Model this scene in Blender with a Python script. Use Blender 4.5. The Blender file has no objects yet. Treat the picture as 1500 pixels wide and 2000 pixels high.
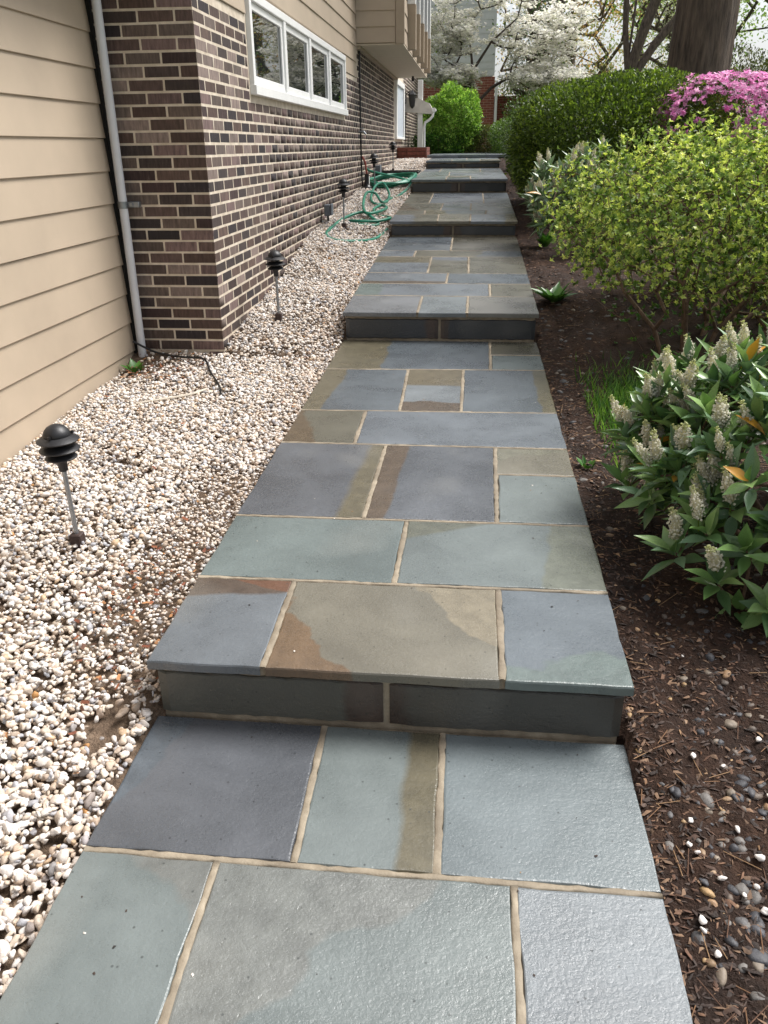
import bpy, math, random
import numpy as np
from math import radians, sin, cos, pi

S = bpy.context.scene
COL = S.collection
rad = math.radians

# ------------------------------------------------------------------ camera
PIT, YAW, ROL, FPX, CX, CH = rad(24.60915), rad(6.17028), rad(-0.63606), 1558.26, 0.19442, 1.4685
_f0 = np.array([-sin(YAW), cos(YAW), 0]); _r0 = np.array([cos(YAW), sin(YAW), 0]); _u0 = np.array([0, 0, 1.])
FWD = _f0*cos(PIT) - _u0*sin(PIT); _up = _f0*sin(PIT) + _u0*cos(PIT)
RGT = _r0*cos(ROL) + _up*sin(ROL); UPV = -_r0*sin(ROL) + _up*cos(ROL)
CAMP = np.array([CX, 0, CH])
from mathutils import Matrix, Vector
cam = bpy.data.cameras.new('camera'); camo = bpy.data.objects.new('camera', cam); COL.objects.link(camo)
camo.matrix_world = Matrix(((RGT[0], UPV[0], -FWD[0], CX), (RGT[1], UPV[1], -FWD[1], 0),
                            (RGT[2], UPV[2], -FWD[2], CH), (0, 0, 0, 1)))
cam.sensor_fit = 'VERTICAL'; cam.sensor_height = 24; cam.lens = FPX/2000*24
cam.clip_start = 0.05; cam.clip_end = 900
S.camera = camo

# ------------------------------------------------------------------ sky, sun, exposure
SUN_EL, SUN_AZ = rad(56), rad(60)          # azimuth from +Y towards +X
w = bpy.data.worlds.new('World'); S.world = w; w.use_nodes = True
nt = w.node_tree; nt.nodes.clear()
sky = nt.nodes.new('ShaderNodeTexSky'); sky.sky_type = 'NISHITA'; sky.sun_disc = False
sky.sun_elevation = SUN_EL; sky.sun_rotation = SUN_AZ; sky.dust_density = 3.0; sky.air_density = 1.0
hs = nt.nodes.new('ShaderNodeHueSaturation'); hs.inputs['Saturation'].default_value = 0.3; hs.inputs['Value'].default_value = 1.0
bg = nt.nodes.new('ShaderNodeBackground'); bg.inputs['Strength'].default_value = 0.12
wo = nt.nodes.new('ShaderNodeOutputWorld')
nt.links.new(sky.outputs[0], hs.inputs['Color']); nt.links.new(hs.outputs[0], bg.inputs[0]); nt.links.new(bg.outputs[0], wo.inputs[0])
sl = bpy.data.lights.new('sun', 'SUN'); sl.energy = 3.3; sl.angle = rad(26); sl.color = (1.0, 0.97, 0.935)
so = bpy.data.objects.new('sun', sl); COL.objects.link(so)
_sd = Vector((sin(SUN_AZ)*cos(SUN_EL), cos(SUN_AZ)*cos(SUN_EL), sin(SUN_EL)))
so.rotation_euler = _sd.to_track_quat('Z', 'Y').to_euler(); so.location = _sd*40
S.view_settings.view_transform = 'Standard'; S.view_settings.look = 'None'
S.view_settings.exposure = 0.65; S.view_settings.gamma = 1.0
S.cycles.max_bounces = 6; S.cycles.transparent_max_bounces = 6

# ------------------------------------------------------------------ helpers
def lin(r, g, b):
    f = lambda v: (v/255/12.92) if v/255 <= .04045 else ((v/255+.055)/1.055)**2.4
    return (f(r), f(g), f(b))
def proj(p):
    d = np.asarray(p, float)-CAMP; z = d@FWD
    return 750+FPX*(d@RGT)/z, 1000-FPX*(d@UPV)/z, z

class NB:
    """small node-tree writer"""
    def __init__(s, name):
        s.m = bpy.data.materials.new(name); s.m.use_nodes = True; s.t = s.m.node_tree; s.t.nodes.clear()
        s.out = s.t.nodes.new('ShaderNodeOutputMaterial'); s.b = s.t.nodes.new('ShaderNodeBsdfPrincipled')
        s.t.links.new(s.b.outputs[0], s.out.inputs[0])
    def n(s, ty, **kw):
        o = s.t.nodes.new(ty)
        for k, v in kw.items(): setattr(o, k, v)
        return o
    def l(s, a, b): s.t.links.new(a, b)
    def set(s, node, key, v):
        i = node.inputs[key]
        if hasattr(v, 'is_linked') or isinstance(v, bpy.types.NodeSocket): s.l(v, i)
        else: i.default_value = (tuple(v)+(1,)) if (isinstance(v, tuple) and len(v) == 3 and i.type == 'RGBA') else v
    def coord(s, k='Object', scale=None):
        c = s.n('ShaderNodeTexCoord').outputs[k]
        if scale is None: return c
        m = s.n('ShaderNodeMapping'); m.inputs['Scale'].default_value = scale; s.l(c, m.inputs[0]); return m.outputs[0]
    def noise(s, vec, scale, detail=3, rough=.55, dist=0):
        o = s.n('ShaderNodeTexNoise'); s.l(vec, o.inputs['Vector']); o.inputs['Scale'].default_value = scale
        o.inputs['Detail'].default_value = detail; o.inputs['Roughness'].default_value = rough; o.inputs['Distortion'].default_value = dist
        return o.outputs['Fac']
    def ramp(s, fac, pts, ease='LINEAR'):
        o = s.n('ShaderNodeValToRGB'); s.l(fac, o.inputs[0]); o.color_ramp.interpolation = ease
        e = o.color_ramp.elements
        while len(e) < len(pts): e.new(.5)
        for q, (p, c) in zip(e, pts):
            q.position = p; q.color = (tuple(c)+(1,)) if not isinstance(c, (int, float)) else (c, c, c, 1)
        return o.outputs[0]
    def mix(s, fac, a, b, mode='MIX'):
        o = s.n('ShaderNodeMix', data_type='RGBA', blend_type=mode)
        for k, v in ((0, fac), (6, a), (7, b)):
            i = o.inputs[k]
            if isinstance(v, bpy.types.NodeSocket): s.l(v, i)
            else: i.default_value = v if k == 0 else tuple(v)+(1,)
        return o.outputs[2]
    def math(s, op, a, b=0.):
        o = s.n('ShaderNodeMath', operation=op)
        for k, v in ((0, a), (1, b)):
            if isinstance(v, bpy.types.NodeSocket): s.l(v, o.inputs[k])
            else: o.inputs[k].default_value = v
        return o.outputs[0]
    def bump(s, h, strength=.3, dist=.01, nrm=None):
        o = s.n('ShaderNodeBump'); s.l(h, o.inputs['Height']); o.inputs['Strength'].default_value = strength
        o.inputs['Distance'].default_value = dist
        if nrm: s.l(nrm, o.inputs['Normal'])
        return o.outputs[0]
    def fin(s, color=None, rough=.6, normal=None, spec=None, metal=None):
        if color is not None: s.set(s.b, 'Base Color', color)
        s.set(s.b, 'Roughness', rough)
        if normal is not None: s.l(normal, s.b.inputs['Normal'])
        if spec is not None: s.b.inputs['Specular IOR Level'].default_value = spec
        if metal is not None: s.b.inputs['Metallic'].default_value = metal
        return s.m

def plain(name, color, rough=.5, var=.12, scale=20, bump=.1, metal=0, spec=.5):
    m = NB(name); c = m.coord(); n = m.noise(c, scale, 4)
    k = m.ramp(n, [(.3, 1-var), (.7, 1+var)])
    col = m.mix(1.0, color, k, 'MULTIPLY')
    return m.fin(col, rough, m.bump(m.noise(c, scale*6, 3), bump, .003), spec, metal)

def mkmesh(name, V, F, mat=None, cols=None, smooth=False):
    """V (n,3) array; F list of tuples or (n,k) int array; cols (n,3) per vertex"""
    me = bpy.data.meshes.new(name)
    V = np.asarray(V, np.float32)
    if isinstance(F, np.ndarray):
        nf, k = F.shape
        me.vertices.add(len(V)); me.vertices.foreach_set('co', V.ravel())
        me.loops.add(nf*k); me.loops.foreach_set('vertex_index', F.astype(np.int32).ravel())
        me.polygons.add(nf); me.polygons.foreach_set('loop_start', np.arange(0, nf*k, k, dtype=np.int32))
        me.update(calc_edges=True)
    else:
        me.from_pydata(V.tolist(), [], F); me.update()
    if smooth: me.polygons.foreach_set('use_smooth', np.ones(len(me.polygons), bool))
    if cols is not None:
        a = me.color_attributes.new('col', 'FLOAT_COLOR', 'POINT')
        c4 = np.ones((len(V), 4), np.float32); c4[:, :3] = cols; a.data.foreach_set('color', c4.ravel())
    if mat: me.materials.append(mat)
    return me
def ob(name, me, parent=None, loc=None, kind=None, label=None, cat=None, group=None):
    o = bpy.data.objects.new(name, me); COL.objects.link(o)
    if loc is not None: o.location = loc
    if parent is not None:
        o.parent = parent
    if kind: o['kind'] = kind
    if label: o['label'] = label
    if cat: o['category'] = cat
    if group: o['group'] = group
    return o
def thing(name, label, cat, loc=(0, 0, 0), group=None): return ob(name, None, None, loc, None, label, cat, group)

class G:
    """collects simple solids into one mesh"""
    def __init__(s): s.v = []; s.f = []
    def add(s, v, f): b = len(s.v); s.v += [tuple(p) for p in v]; s.f += [tuple(i+b for i in q) for q in f]; return s
    def box(s, x0, x1, y0, y1, z0, z1, ch=0.):
        if ch <= 0:
            return s.add([(x, y, z) for z in (z0, z1) for y in (y0, y1) for x in (x0, x1)],
                         [(0, 2, 3, 1), (4, 5, 7, 6), (0, 1, 5, 4), (1, 3, 7, 5), (3, 2, 6, 7), (2, 0, 4, 6)])
        c = ch; v = []; idx = {}
        for a, (X, sx) in enumerate(((x0, 1), (x1, -1))):
            for b, (Y, sy) in enumerate(((y0, 1), (y1, -1))):
                for d, (Z, sz) in enumerate(((z0, 1), (z1, -1))):
                    for ax in range(3):
                        idx[a, b, d, ax] = len(v)
                        v.append((X+(sx*c if ax != 0 else 0), Y+(sy*c if ax != 1 else 0), Z+(sz*c if ax != 2 else 0)))
        f = []
        for ax in range(3):
            for side in (0, 1):
                def I(p, q):
                    k = [0, 0, 0]; k[ax] = side; o = [i for i in range(3) if i != ax]; k[o[0]] = p; k[o[1]] = q; return idx[k[0], k[1], k[2], ax]
                q = [I(0, 0), I(1, 0), I(1, 1), I(0, 1)]
                flip = (side == 0) ^ (ax == 1)
                f.append(q[::-1] if flip else q)
        for ax in range(3):
            o = [i for i in range(3) if i != ax]
            for p in (0, 1):
                for q in (0, 1):
                    def J(t, a2):
                        k = [0, 0, 0]; k[ax] = t; k[o[0]] = p; k[o[1]] = q; return idx[k[0], k[1], k[2], a2]
                    f.append([J(0, o[0]), J(1, o[0]), J(1, o[1]), J(0, o[1])])
        for a in (0, 1):
            for b in (0, 1):
                for d in (0, 1): f.append([idx[a, b, d, 0], idx[a, b, d, 1], idx[a, b, d, 2]])
        return s.add(v, f)
    def lathe(s, prof, n=24, c=(0, 0, 0)):
        v = []; f = []
        for r, z in prof:
            for k in range(n): v.append((c[0]+r*cos(2*pi*k/n), c[1]+r*sin(2*pi*k/n), c[2]+z))
        for i in range(len(prof)-1):
            for k in range(n): f.append((i*n+k, i*n+(k+1) % n, (i+1)*n+(k+1) % n, (i+1)*n+k))
        return s.add(v, f)
    def tube(s, pts, r, n=8, cap=True):
        pts = [np.asarray(p, float) for p in pts]; v = []; f = []; u = None
        for i, p in enumerate(pts):
            t = pts[min(i+1, len(pts)-1)]-pts[max(i-1, 0)]; t = t/(np.linalg.norm(t)+1e-9)
            if u is None:
                u = np.cross(t, (0, 0, 1.)) if abs(t[2]) < .9 else np.cross(t, (1., 0, 0))
            u = u-t*(u@t); u /= np.linalg.norm(u)+1e-9; w_ = np.cross(t, u)
            rr = r[i] if hasattr(r, '__len__') else r
            for k in range(n): a = 2*pi*k/n; v.append(p+rr*(u*cos(a)+w_*sin(a)))
        for i in range(len(pts)-1):
            for k in range(n): f.append((i*n+k, i*n+(k+1) % n, (i+1)*n+(k+1) % n, (i+1)*n+k))
        if cap: f.append(tuple(range(n))[::-1]); f.append(tuple(range((len(pts)-1)*n, len(pts)*n)))
        return s.add(v, f)
    def mesh(s, name, mat, smooth=False):
        me = mkmesh(name, np.array(s.v), s.f, mat, None, smooth)
        import bmesh
        bm = bmesh.new(); bm.from_mesh(me); bmesh.ops.recalc_face_normals(bm, faces=bm.faces); bm.to_mesh(me); bm.free()
        if smooth:
            me.polygons.foreach_set('use_smooth', np.ones(len(me.polygons), bool))
            try: me.set_sharp_from_angle(angle=rad(38))
            except Exception: pass
        return me
def part(name, g, mat, parent, smooth=False, kind=None): return ob(name, g.mesh(name, mat, smooth), parent, None, kind)

def unit(a): return a/(np.linalg.norm(a, axis=-1, keepdims=True)+1e-9)
def frames(d, nrm):
    """rotation matrices with columns x, y=d (long axis), z~nrm"""
    d = unit(d); x = unit(np.cross(d, nrm)); z = np.cross(x, d); return np.stack([x, d, z], -1)
def scatter(tv, tf, pos, Rm, sc, cols=None, tvcol=None):
    tv = np.asarray(tv, float); tf = np.asarray(tf); n = len(pos)
    sc = np.asarray(sc, float)
    if sc.ndim == 1: sc = sc[:, None]*np.ones(3)
    V = np.einsum('nij,nkj->nki', Rm, tv[None]*sc[:, None, :])+pos[:, None, :]
    F = (tf[None]+(np.arange(n)*len(tv))[:, None, None]).reshape(-1, tf.shape[1])
    C = None
    if cols is not None: C = np.repeat(cols[:, None, :], len(tv), 1).reshape(-1, 3)
    return V.reshape(-1, 3), F, C
def rand_rot(rng, n):
    q = unit(rng.normal(size=(n, 4))); a, b, c, d = q.T
    return np.stack([np.stack([1-2*(c*c+d*d), 2*(b*c-a*d), 2*(b*d+a*c)], -1), np.stack([2*(b*c+a*d), 1-2*(b*b+d*d), 2*(c*d-a*b)], -1),
                     np.stack([2*(b*d-a*c), 2*(c*d+a*b), 1-2*(b*b+c*c)], -1)], 1)
def ico(sub=1):
    p = (1+5**.5)/2
    v = [(-1, p, 0), (1, p, 0), (-1, -p, 0), (1, -p, 0), (0, -1, p), (0, 1, p), (0, -1, -p), (0, 1, -p), (p, 0, -1), (p, 0, 1), (-p, 0, -1), (-p, 0, 1)]
    f = [(0, 11, 5), (0, 5, 1), (0, 1, 7), (0, 7, 10), (0, 10, 11), (1, 5, 9), (5, 11, 4), (11, 10, 2), (10, 7, 6), (7, 1, 8),
         (3, 9, 4), (3, 4, 2), (3, 2, 6), (3, 6, 8), (3, 8, 9), (4, 9, 5), (2, 4, 11), (6, 2, 10), (8, 6, 7), (9, 8, 1)]
    v = [np.array(a, float)/np.linalg.norm(a) for a in v]
    for _ in range(sub):
        mid = {}; nf = []
        def m(a, b):
            k = (min(a, b), max(a, b))
            if k not in mid: q = v[a]+v[b]; v.append(q/np.linalg.norm(q)); mid[k] = len(v)-1
            return mid[k]
        for a, b, c in f:
            x, y, z = m(a, b), m(b, c), m(c, a); nf += [(a, x, z), (b, y, x), (c, z, y), (x, y, z)]
        f = nf
    return np.array(v), np.array(f)
ICO0, ICO1 = ico(0), ico(1)
def lump(rng, base, amt=.18):
    v, f = base; k = rng.normal(size=(4, 3))*1.6; ph = rng.uniform(0, 6, 4)
    r = 1+amt*sum(np.sin(v@k[i]+ph[i]) for i in range(4))/1.6+rng.normal(size=len(v))*amt*.18
    v = v*r[:, None]
    for _ in range(7):
        n_ = rng.normal(size=3); n_ /= np.linalg.norm(n_); v = v-n_*np.maximum(0, v@n_-.78)[:, None]
    return v*1.12
def fnoise(x, y, seed=0):
    r = np.random.default_rng(seed); o = 0
    for i in range(7):
        kx, ky = r.normal(size=2)*(1.7**i)*.6; o = o+np.sin(kx*x+ky*y+r.uniform(0, 6))/(1.45**i)
    return o/2.2

# ------------------------------------------------------------------ levels of the ground
PR = np.array([[-4, -.03], [1.2, -.02], [1.76, .06], [2.3, .17], [5.0, .25], [5.39, .33], [6, .47], [8.4, .6], [8.68, .66], [9.2, .77], [11.4, .87],
               [11.7, .94], [12.3, 1.05], [15.2, 1.1], [15.5, 1.17], [16, 1.22], [17.3, 1.25], [20, 1.25], [300, 1.3]])
WR = np.array([[-4, -.1], [0, -.06], [3.2, .12], [4.75, .21], [5, .28], [5.56, .36], [6.8, .49], [7.7, .657], [8.7, .74], [9.9, .81], [11.3, .905],
               [14, 1.017], [17.5, 1.22], [300, 1.3]])
def gz(x, y):
    x = np.asarray(x, float); y = np.asarray(y, float)
    a = np.interp(y, PR[:, 0], PR[:, 1])-.03
    b = np.interp(y, WR[:, 0], WR[:, 1]); xw = np.where(y < 5, -1.95, -1.375)
    t = np.clip((-.65-x)/(-.65-xw), 0, 1)
    left = a*(1-t)+b*t
    right = a+np.minimum(.1*np.maximum(x-.65, 0), .25)
    return np.where(x < 0, left, right)

# ------------------------------------------------------------------ materials
def soil_mat(name, c1, c2, c3):
    m = NB(name); c = m.coord()
    n1 = m.noise(c, 3.2, 6, .65); n2 = m.noise(c, 38, 5, .7); n3 = m.noise(c, 140, 3)
    col = m.ramp(n1, [(.32, c1), (.55, c2), (.75, c3)])
    col = m.mix(m.ramp(n2, [(.35, 0.), (.7, .8)]), col, tuple(v*.35 for v in c1))
    col = m.mix(m.ramp(n3, [(.66, 0.), (.78, .35)]), col, tuple(min(1, v*2.4) for v in c3))
    h = m.math('ADD', n2, m.math('MULTIPLY', n3, .5))
    return m.fin(col, m.ramp(n1, [(.3, .75), (.7, .98)]), m.bump(h, .9, .02), .25)
SOIL = soil_mat('mulch soil', lin(46, 33, 26), lin(64, 46, 36), lin(94, 72, 58))
GSOIL = soil_mat('gravel bed soil', lin(112, 94, 78), lin(136, 116, 98), lin(160, 142, 122))
def vcol_mat(name, rough=.7, amt=.25, scale=60, bump=.25, spec=.5):
    m = NB(name); a = m.n('ShaderNodeAttribute', attribute_name='col').outputs['Color']; c = m.coord()
    n = m.noise(c, scale, 4)
    return m.fin(m.mix(1., a, m.ramp(n, [(.3, 1-amt), (.7, 1+amt*.6)]), 'MULTIPLY'), rough, m.bump(m.noise(c, scale*3, 3), bump, .004), spec)
PEB = vcol_mat('pebble stone', .62, .22, 70, .3)
CHIP = vcol_mat('mulch chip wood', .8, .3, 90, .3)
DPEB = vcol_mat('wet pebble stone', .6, .25, 70, .3)
def leaf_mat(name, src='attr', rough=.42, trans=.35, spec=.5, tint=(1.2, 1.25, .72)):
    m = NB(name)
    a = m.n('ShaderNodeAttribute', attribute_name='col').outputs['Color'] if src == 'attr' else m.n('ShaderNodeObjectInfo').outputs['Color']
    c = m.coord()
    k = m.ramp(m.noise(c, 9 if src == 'attr' else 30, 3), [(.3, .75), (.7, 1.2)])
    col = m.mix(1., a, k, 'MULTIPLY')
    m.set(m.b, 'Base Color', col); m.b.inputs['Roughness'].default_value = rough; m.b.inputs['Specular IOR Level'].default_value = spec
    tr = m.n('ShaderNodeBsdfTranslucent'); m.l(m.mix(1., col, tint, 'MULTIPLY'), tr.inputs[0])
    mx = m.n('ShaderNodeMixShader'); mx.inputs[0].default_value = trans
    m.l(m.b.outputs[0], mx.inputs[1]); m.l(tr.outputs[0], mx.inputs[2]); m.l(mx.outputs[0], m.out.inputs[0])
    return m.m
LEAF = leaf_mat('leaf'); LEAFO = leaf_mat('glossy leaf', 'obj', .3, .12, .6); PETAL = leaf_mat('petal', 'attr', .6, .6, .3, (1., .99, .97))
LEAFG = leaf_mat('glossy leaf mass', 'attr', .3, .12, .6)
def bark_mat(name, c1, c2, sc=(14, 14, 3), st=.6):
    m = NB(name); c = m.coord('Object', sc); n = m.noise(c, 1.6, 6, .65, .4)
    return m.fin(m.ramp(n, [(.3, c1), (.68, c2)]), .85, m.bump(n, st, .04))
BARK = bark_mat('grey bark', lin(52, 44, 38), lin(120, 106, 92))
OAKB = bark_mat('furrowed bark', lin(48, 40, 34), lin(112, 98, 84), (11, 11, 1.6), .8)
TWIG = bark_mat('twig bark', lin(70, 54, 44), lin(128, 104, 84), (40, 40, 12), .3)

SECS = {1: ((0, 0), (1.758, 0)), 2: ((1.733, .199), (5.39, .272)), 3: ((5.365, .463), (8.683, .618)), 4: ((8.658, .77), (11.714, .887)),
        5: ((11.689, 1.058), (15.344, 1.104)), 6: ((15.32, 1.23), (17.4, 1.245)), 7: ((17.38, 1.305), (20.5, 1.31))}
_ty = []; _tz = []
for _k in range(1, 7): _ty += [SECS[_k][0][0]+(.03 if _k > 1 else -5), SECS[_k][1][0]+.029]; _tz += [SECS[_k][0][1], SECS[_k][1][1]]
def hug(X, Y, Z): return np.where(np.abs(X) < .664, np.minimum(Z, np.interp(Y, _ty, _tz)-.016), Z)
# ------------------------------------------------------------------ ground sheet, bed and gravel base
def grid_mesh(name, xs, ys, zf, mat):
    X, Y = np.meshgrid(xs, ys); Z = zf(X, Y); V = np.stack([X, Y, Z], -1).reshape(-1, 3)
    nx, ny = len(xs), len(ys); i = (np.arange(ny-1)[:, None]*nx+np.arange(nx-1)[None]).ravel()
    return mkmesh(name, V, np.stack([i, i+1, i+nx+1, i+nx], -1), mat, None, True)
m = NB('lawn'); c = m.coord(); n = m.noise(c, .6, 6, .7)
LAWN = m.fin(m.ramp(n, [(.3, lin(58, 74, 34)), (.7, lin(96, 112, 56))]), .9, m.bump(m.noise(c, 40, 4), .8, .05))
ob('ground', grid_mesh('ground', np.concatenate([np.linspace(-300, -12, 12), np.linspace(-10, 12, 45), np.linspace(14, 300, 12)]),
    np.concatenate([np.linspace(-60, -4, 8), np.linspace(-3, 24, 109), np.linspace(26, 600, 30)]), lambda X, Y: gz(X, Y)-.12-.02*np.exp(-((X)/1.)**2), LAWN), kind='structure')
ob('planting_bed', grid_mesh('planting_bed', np.concatenate([np.array([.630, .650, .668]), np.arange(.682, 1.6, .012), np.arange(1.6, 2.6, .03), np.arange(2.6, 9.0, .25)]), np.concatenate([np.arange(.45, 2.7, .012), np.arange(2.7, 24, .05)]),
    lambda X, Y: hug(X, Y, gz(X, Y)+.022*fnoise(X*5, Y*5, 3)+.012*fnoise(X*22, Y*22, 4)+.005*np.abs(fnoise(X*60, Y*60, 6))+.004*np.abs(fnoise(X*130, Y*130, 7))-.02*(X > 8.8)+.03*np.clip(1-np.abs(Y-4.6)/1.4, 0, 1)*np.clip(X-.8, 0, .6)), SOIL), kind='structure')
ob('gravel_bed', grid_mesh('gravel_bed', np.concatenate([np.arange(-2.05, -.69, .03), [-.668, -.650, -.630]]), np.arange(-.6, 17.66, .06),
    lambda X, Y: hug(X, Y, gz(X, Y)-.012+.012*fnoise(X*9, Y*9, 5)), GSOIL), kind='structure')

# ------------------------------------------------------------------ stone path
GRN, GRN2, PUR, BLU, BLU2, OLV, TAN, BRN, RST = (lin(104, 118, 114), lin(112, 122, 118), lin(90, 92, 99), lin(90, 99, 107), lin(106, 113, 122),
                                            lin(104, 96, 72), lin(128, 116, 90), lin(92, 76, 58), lin(112, 76, 54))
_slabn = [0]
def slab_mat(c1, stains=(), gloss=.215):
    """bluestone: base tone, cleft relief and mineral stains; stain = (colour, nx, ny, offset, wobble)"""
    _slabn[0] += 1; k = _slabn[0]
    ds = lambda q, a: tuple(v*(1-a)+(sum(q)/3)*a for v in q)
    cool = lambda q: (q[0]*.79, q[1]*.83, q[2]*.85)
    c1 = cool(ds(c1, .46)); stains = [(tuple(v*.86 for v in ds(q[0], .15)),)+tuple(q[1:]) for q in stains]; rq = random.Random(k)
    m = NB('bluestone'); c = m.coord()
    off = m.n('ShaderNodeVectorMath', operation='ADD'); m.l(c, off.inputs[0]); off.inputs[1].default_value = (k*3.17, k*1.31, 0); c2 = off.outputs[0]
    big = m.noise(c2, 2.6, 5, .62, .3); mid = m.noise(c2, 16, 5, .6); fine = m.noise(c2, 95, 5, .68); grit = m.noise(c2, 260, 2)
    col = m.mix(m.ramp(big, [(.35, 0.), (.66, 1.)]), tuple(v*.82 for v in c1), tuple(min(1, v*1.18) for v in c1))
    sep = m.n('ShaderNodeSeparateXYZ'); m.l(c, sep.inputs[0])
    for sc, nx, ny, o, wob in stains:
        d = m.math('ADD', m.math('MULTIPLY', sep.outputs[0], nx), m.math('MULTIPLY', sep.outputs[1], ny))
        d = m.math('ADD', d, m.math('MULTIPLY', m.math('SUBTRACT', m.noise(c2, 4.5, 3), .5), wob))
        f = m.ramp(m.math('ADD', m.math('MULTIPLY', m.math('SUBTRACT', d, o), rq.uniform(30, 90)), .5), [(.0, 0.), (1., .92)])
        scol = m.mix(m.ramp(mid, [(.35, 0.), (.7, 1.)]), tuple(v*.78 for v in sc), tuple(min(1, v*1.15) for v in sc))
        col = m.mix(f, col, scol)
    col = m.mix(m.ramp(mid, [(.62, 0.), (.8, .22)]), col, tuple(v*.5 for v in c1))
    col = m.mix(m.ramp(grit, [(.7, 0.), (.82, .35)]), col, lin(165, 168, 168))
    smu = m.noise(c2, 1.9, 2, .5, .2)
    col = m.mix(m.ramp(smu, [(.60, 0.), (.74, .16)]), col, lin(176, 174, 166))
    vo = m.n('ShaderNodeTexVoronoi'); m.l(c2, vo.inputs['Vector']); vo.inputs['Scale'].default_value = 26
    col = m.mix(m.ramp(vo.outputs['Distance'], [(.05, .75), (.10, 0.)]), col, tuple(v*.3 for v in c1))
    ro = m.math('ADD', m.ramp(big, [(.3, gloss-.05), (.7, gloss+.13)]), m.ramp(fine, [(.35, -.06), (.7, .10)]))
    rot = m.n('ShaderNodeMapping'); m.l(c2, rot.inputs[0]); rot.inputs['Rotation'].default_value = (0, 0, rq.uniform(0, 3)); rot.inputs['Scale'].default_value = (1, rq.uniform(1.1, 1.7), 1)
    cl = m.noise(rot.outputs[0], rq.uniform(4, 7), 8, .66, .4)
    ter = m.ramp(cl, [(.0, 0.), (.40, .30), (.43, .42), (.56, .52), (.585, .66), (1., 1.)])
    pit = m.ramp(m.noise(c2, 55, 2), [(.24, 0.), (.34, 1.)])
    hgt = m.math('ADD', m.math('MULTIPLY', fine, rq.uniform(.6, 1.0)), m.math('ADD', m.math('MULTIPLY', ter, rq.uniform(.3, 1.1)), m.math('ADD', m.math('MULTIPLY', mid, .8), m.math('MULTIPLY', pit, .25))))
    return m.fin(col, ro, m.bump(hgt, rq.uniform(.22, .42), .009), .7)
m = NB('mortar'); c = m.coord(); n = m.noise(c, 30, 4); n2 = m.noise(c, 4, 3)
MORT = m.fin(m.mix(m.ramp(n2, [(.35, 0.), (.65, .7)]), m.ramp(n, [(.3, lin(132, 120, 102)), (.7, lin(168, 156, 136))]), lin(104, 94, 80)), .75, m.bump(m.noise(c, 160, 4), .35, .004))
PATH = ob('stone_path', None, kind='structure')
SECS = {1: ((0, 0), (1.758, 0)), 2: ((1.733, .199), (5.39, .272)), 3: ((5.365, .463), (8.683, .618)), 4: ((8.658, .77), (11.714, .887)),
        5: ((11.689, 1.058), (15.344, 1.104)), 6: ((15.32, 1.23), (17.4, 1.245)), 7: ((17.38, 1.305), (20.5, 1.31))}
def pz(sec, y):
    (a, b), (c_, d) = SECS[sec]; return b+(d-b)*(y-a)/(c_-a)
rs = random.Random(5)
def slab(sec, quad, c1, stains=(), gloss=.215, name='slab', th=.028):
    """quad: front-left, front-right, back-right, back-left (x, y)"""
    cx = sum(p[0] for p in quad)/4; cy = sum(p[1] for p in quad)/4; cz = pz(sec, cy)
    pts = []
    for i in range(4):
        a, b = quad[i], quad[(i+1) % 4]; L = math.hypot(b[0]-a[0], b[1]-a[1]); n_ = max(2, int(L/.045)); nx, ny = -(b[1]-a[1])/L, (b[0]-a[0])/L
        ph = rs.uniform(0, 6)
        for k in range(n_):
            t = k/n_; j = (.0016*sin(ph+t*L*23)+rs.uniform(-.0012, .0012)) if k else 0
            pts.append((a[0]+(b[0]-a[0])*t+nx*j, a[1]+(b[1]-a[1])*t+ny*j))
    n_ = len(pts); V = []; dz = rs.uniform(-.0012, .0012)
    for ins, dep in ((0, th), (0, .005), (.0025, .0012), (.007, 0)):
        for x, y in pts:
            d = math.hypot(x-cx, y-cy); k = 1-ins/d
            X, Y = cx+(x-cx)*k, cy+(y-cy)*k
            V.append((X-cx, Y-cy, pz(sec, Y)-dep+dz-cz-(rs.uniform(0, .0012) if dep == .005 else 0)))
    F = [tuple(range(n_))[::-1], tuple(range(3*n_, 4*n_))]
    for r in range(3): F += [(r*n_+k, r*n_+(k+1) % n_, (r+1)*n_+(k+1) % n_, (r+1)*n_+k) for k in range(n_)]
    me = mkmesh(name, V, F, slab_mat(c1, stains, gloss))
    return ob(name, me, PATH, (cx, cy, cz))
def joint(a, b, sec=None, w_=.0078, za=None, zb=None, h=.0004):
    """struck mortar joint, a rounded bead along a-b in the tread plane"""
    L = math.hypot(b[0]-a[0], b[1]-a[1]); n_ = max(3, int(L/.022)); dx, dy = (b[0]-a[0])/L, (b[1]-a[1])/L; nx, ny = -dy, dx
    V = []; F = []
    for k in range(n_+1):
        t = k/n_; x, y = a[0]+(b[0]-a[0])*t, a[1]+(b[1]-a[1])*t; z = pz(sec, y)
        wj = w_*(1+rs.uniform(-.28, .3)); hj = h+rs.uniform(-.0013, .0009); sh = rs.uniform(-.0016, .0016)
        for u, d in ((-1, -.027), (-1., -.002), (-.5, hj), (.5, hj), (1., -.002), (1, -.027)):
            V.append((x+nx*(u*wj+sh), y+ny*(u*wj+sh), z+d))
    for k in range(n_):
        for j in range(5): F.append((k*6+j, k*6+j+1, k*6+7+j, k*6+6+j))
    F += [tuple(range(6)), tuple(range(n_*6, n_*6+6))[::-1]]
    return ob('mortar_joint', mkmesh('mortar_joint', V, F, MORT, None, True), PATH)
JW = .0075
HW = .65
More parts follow.
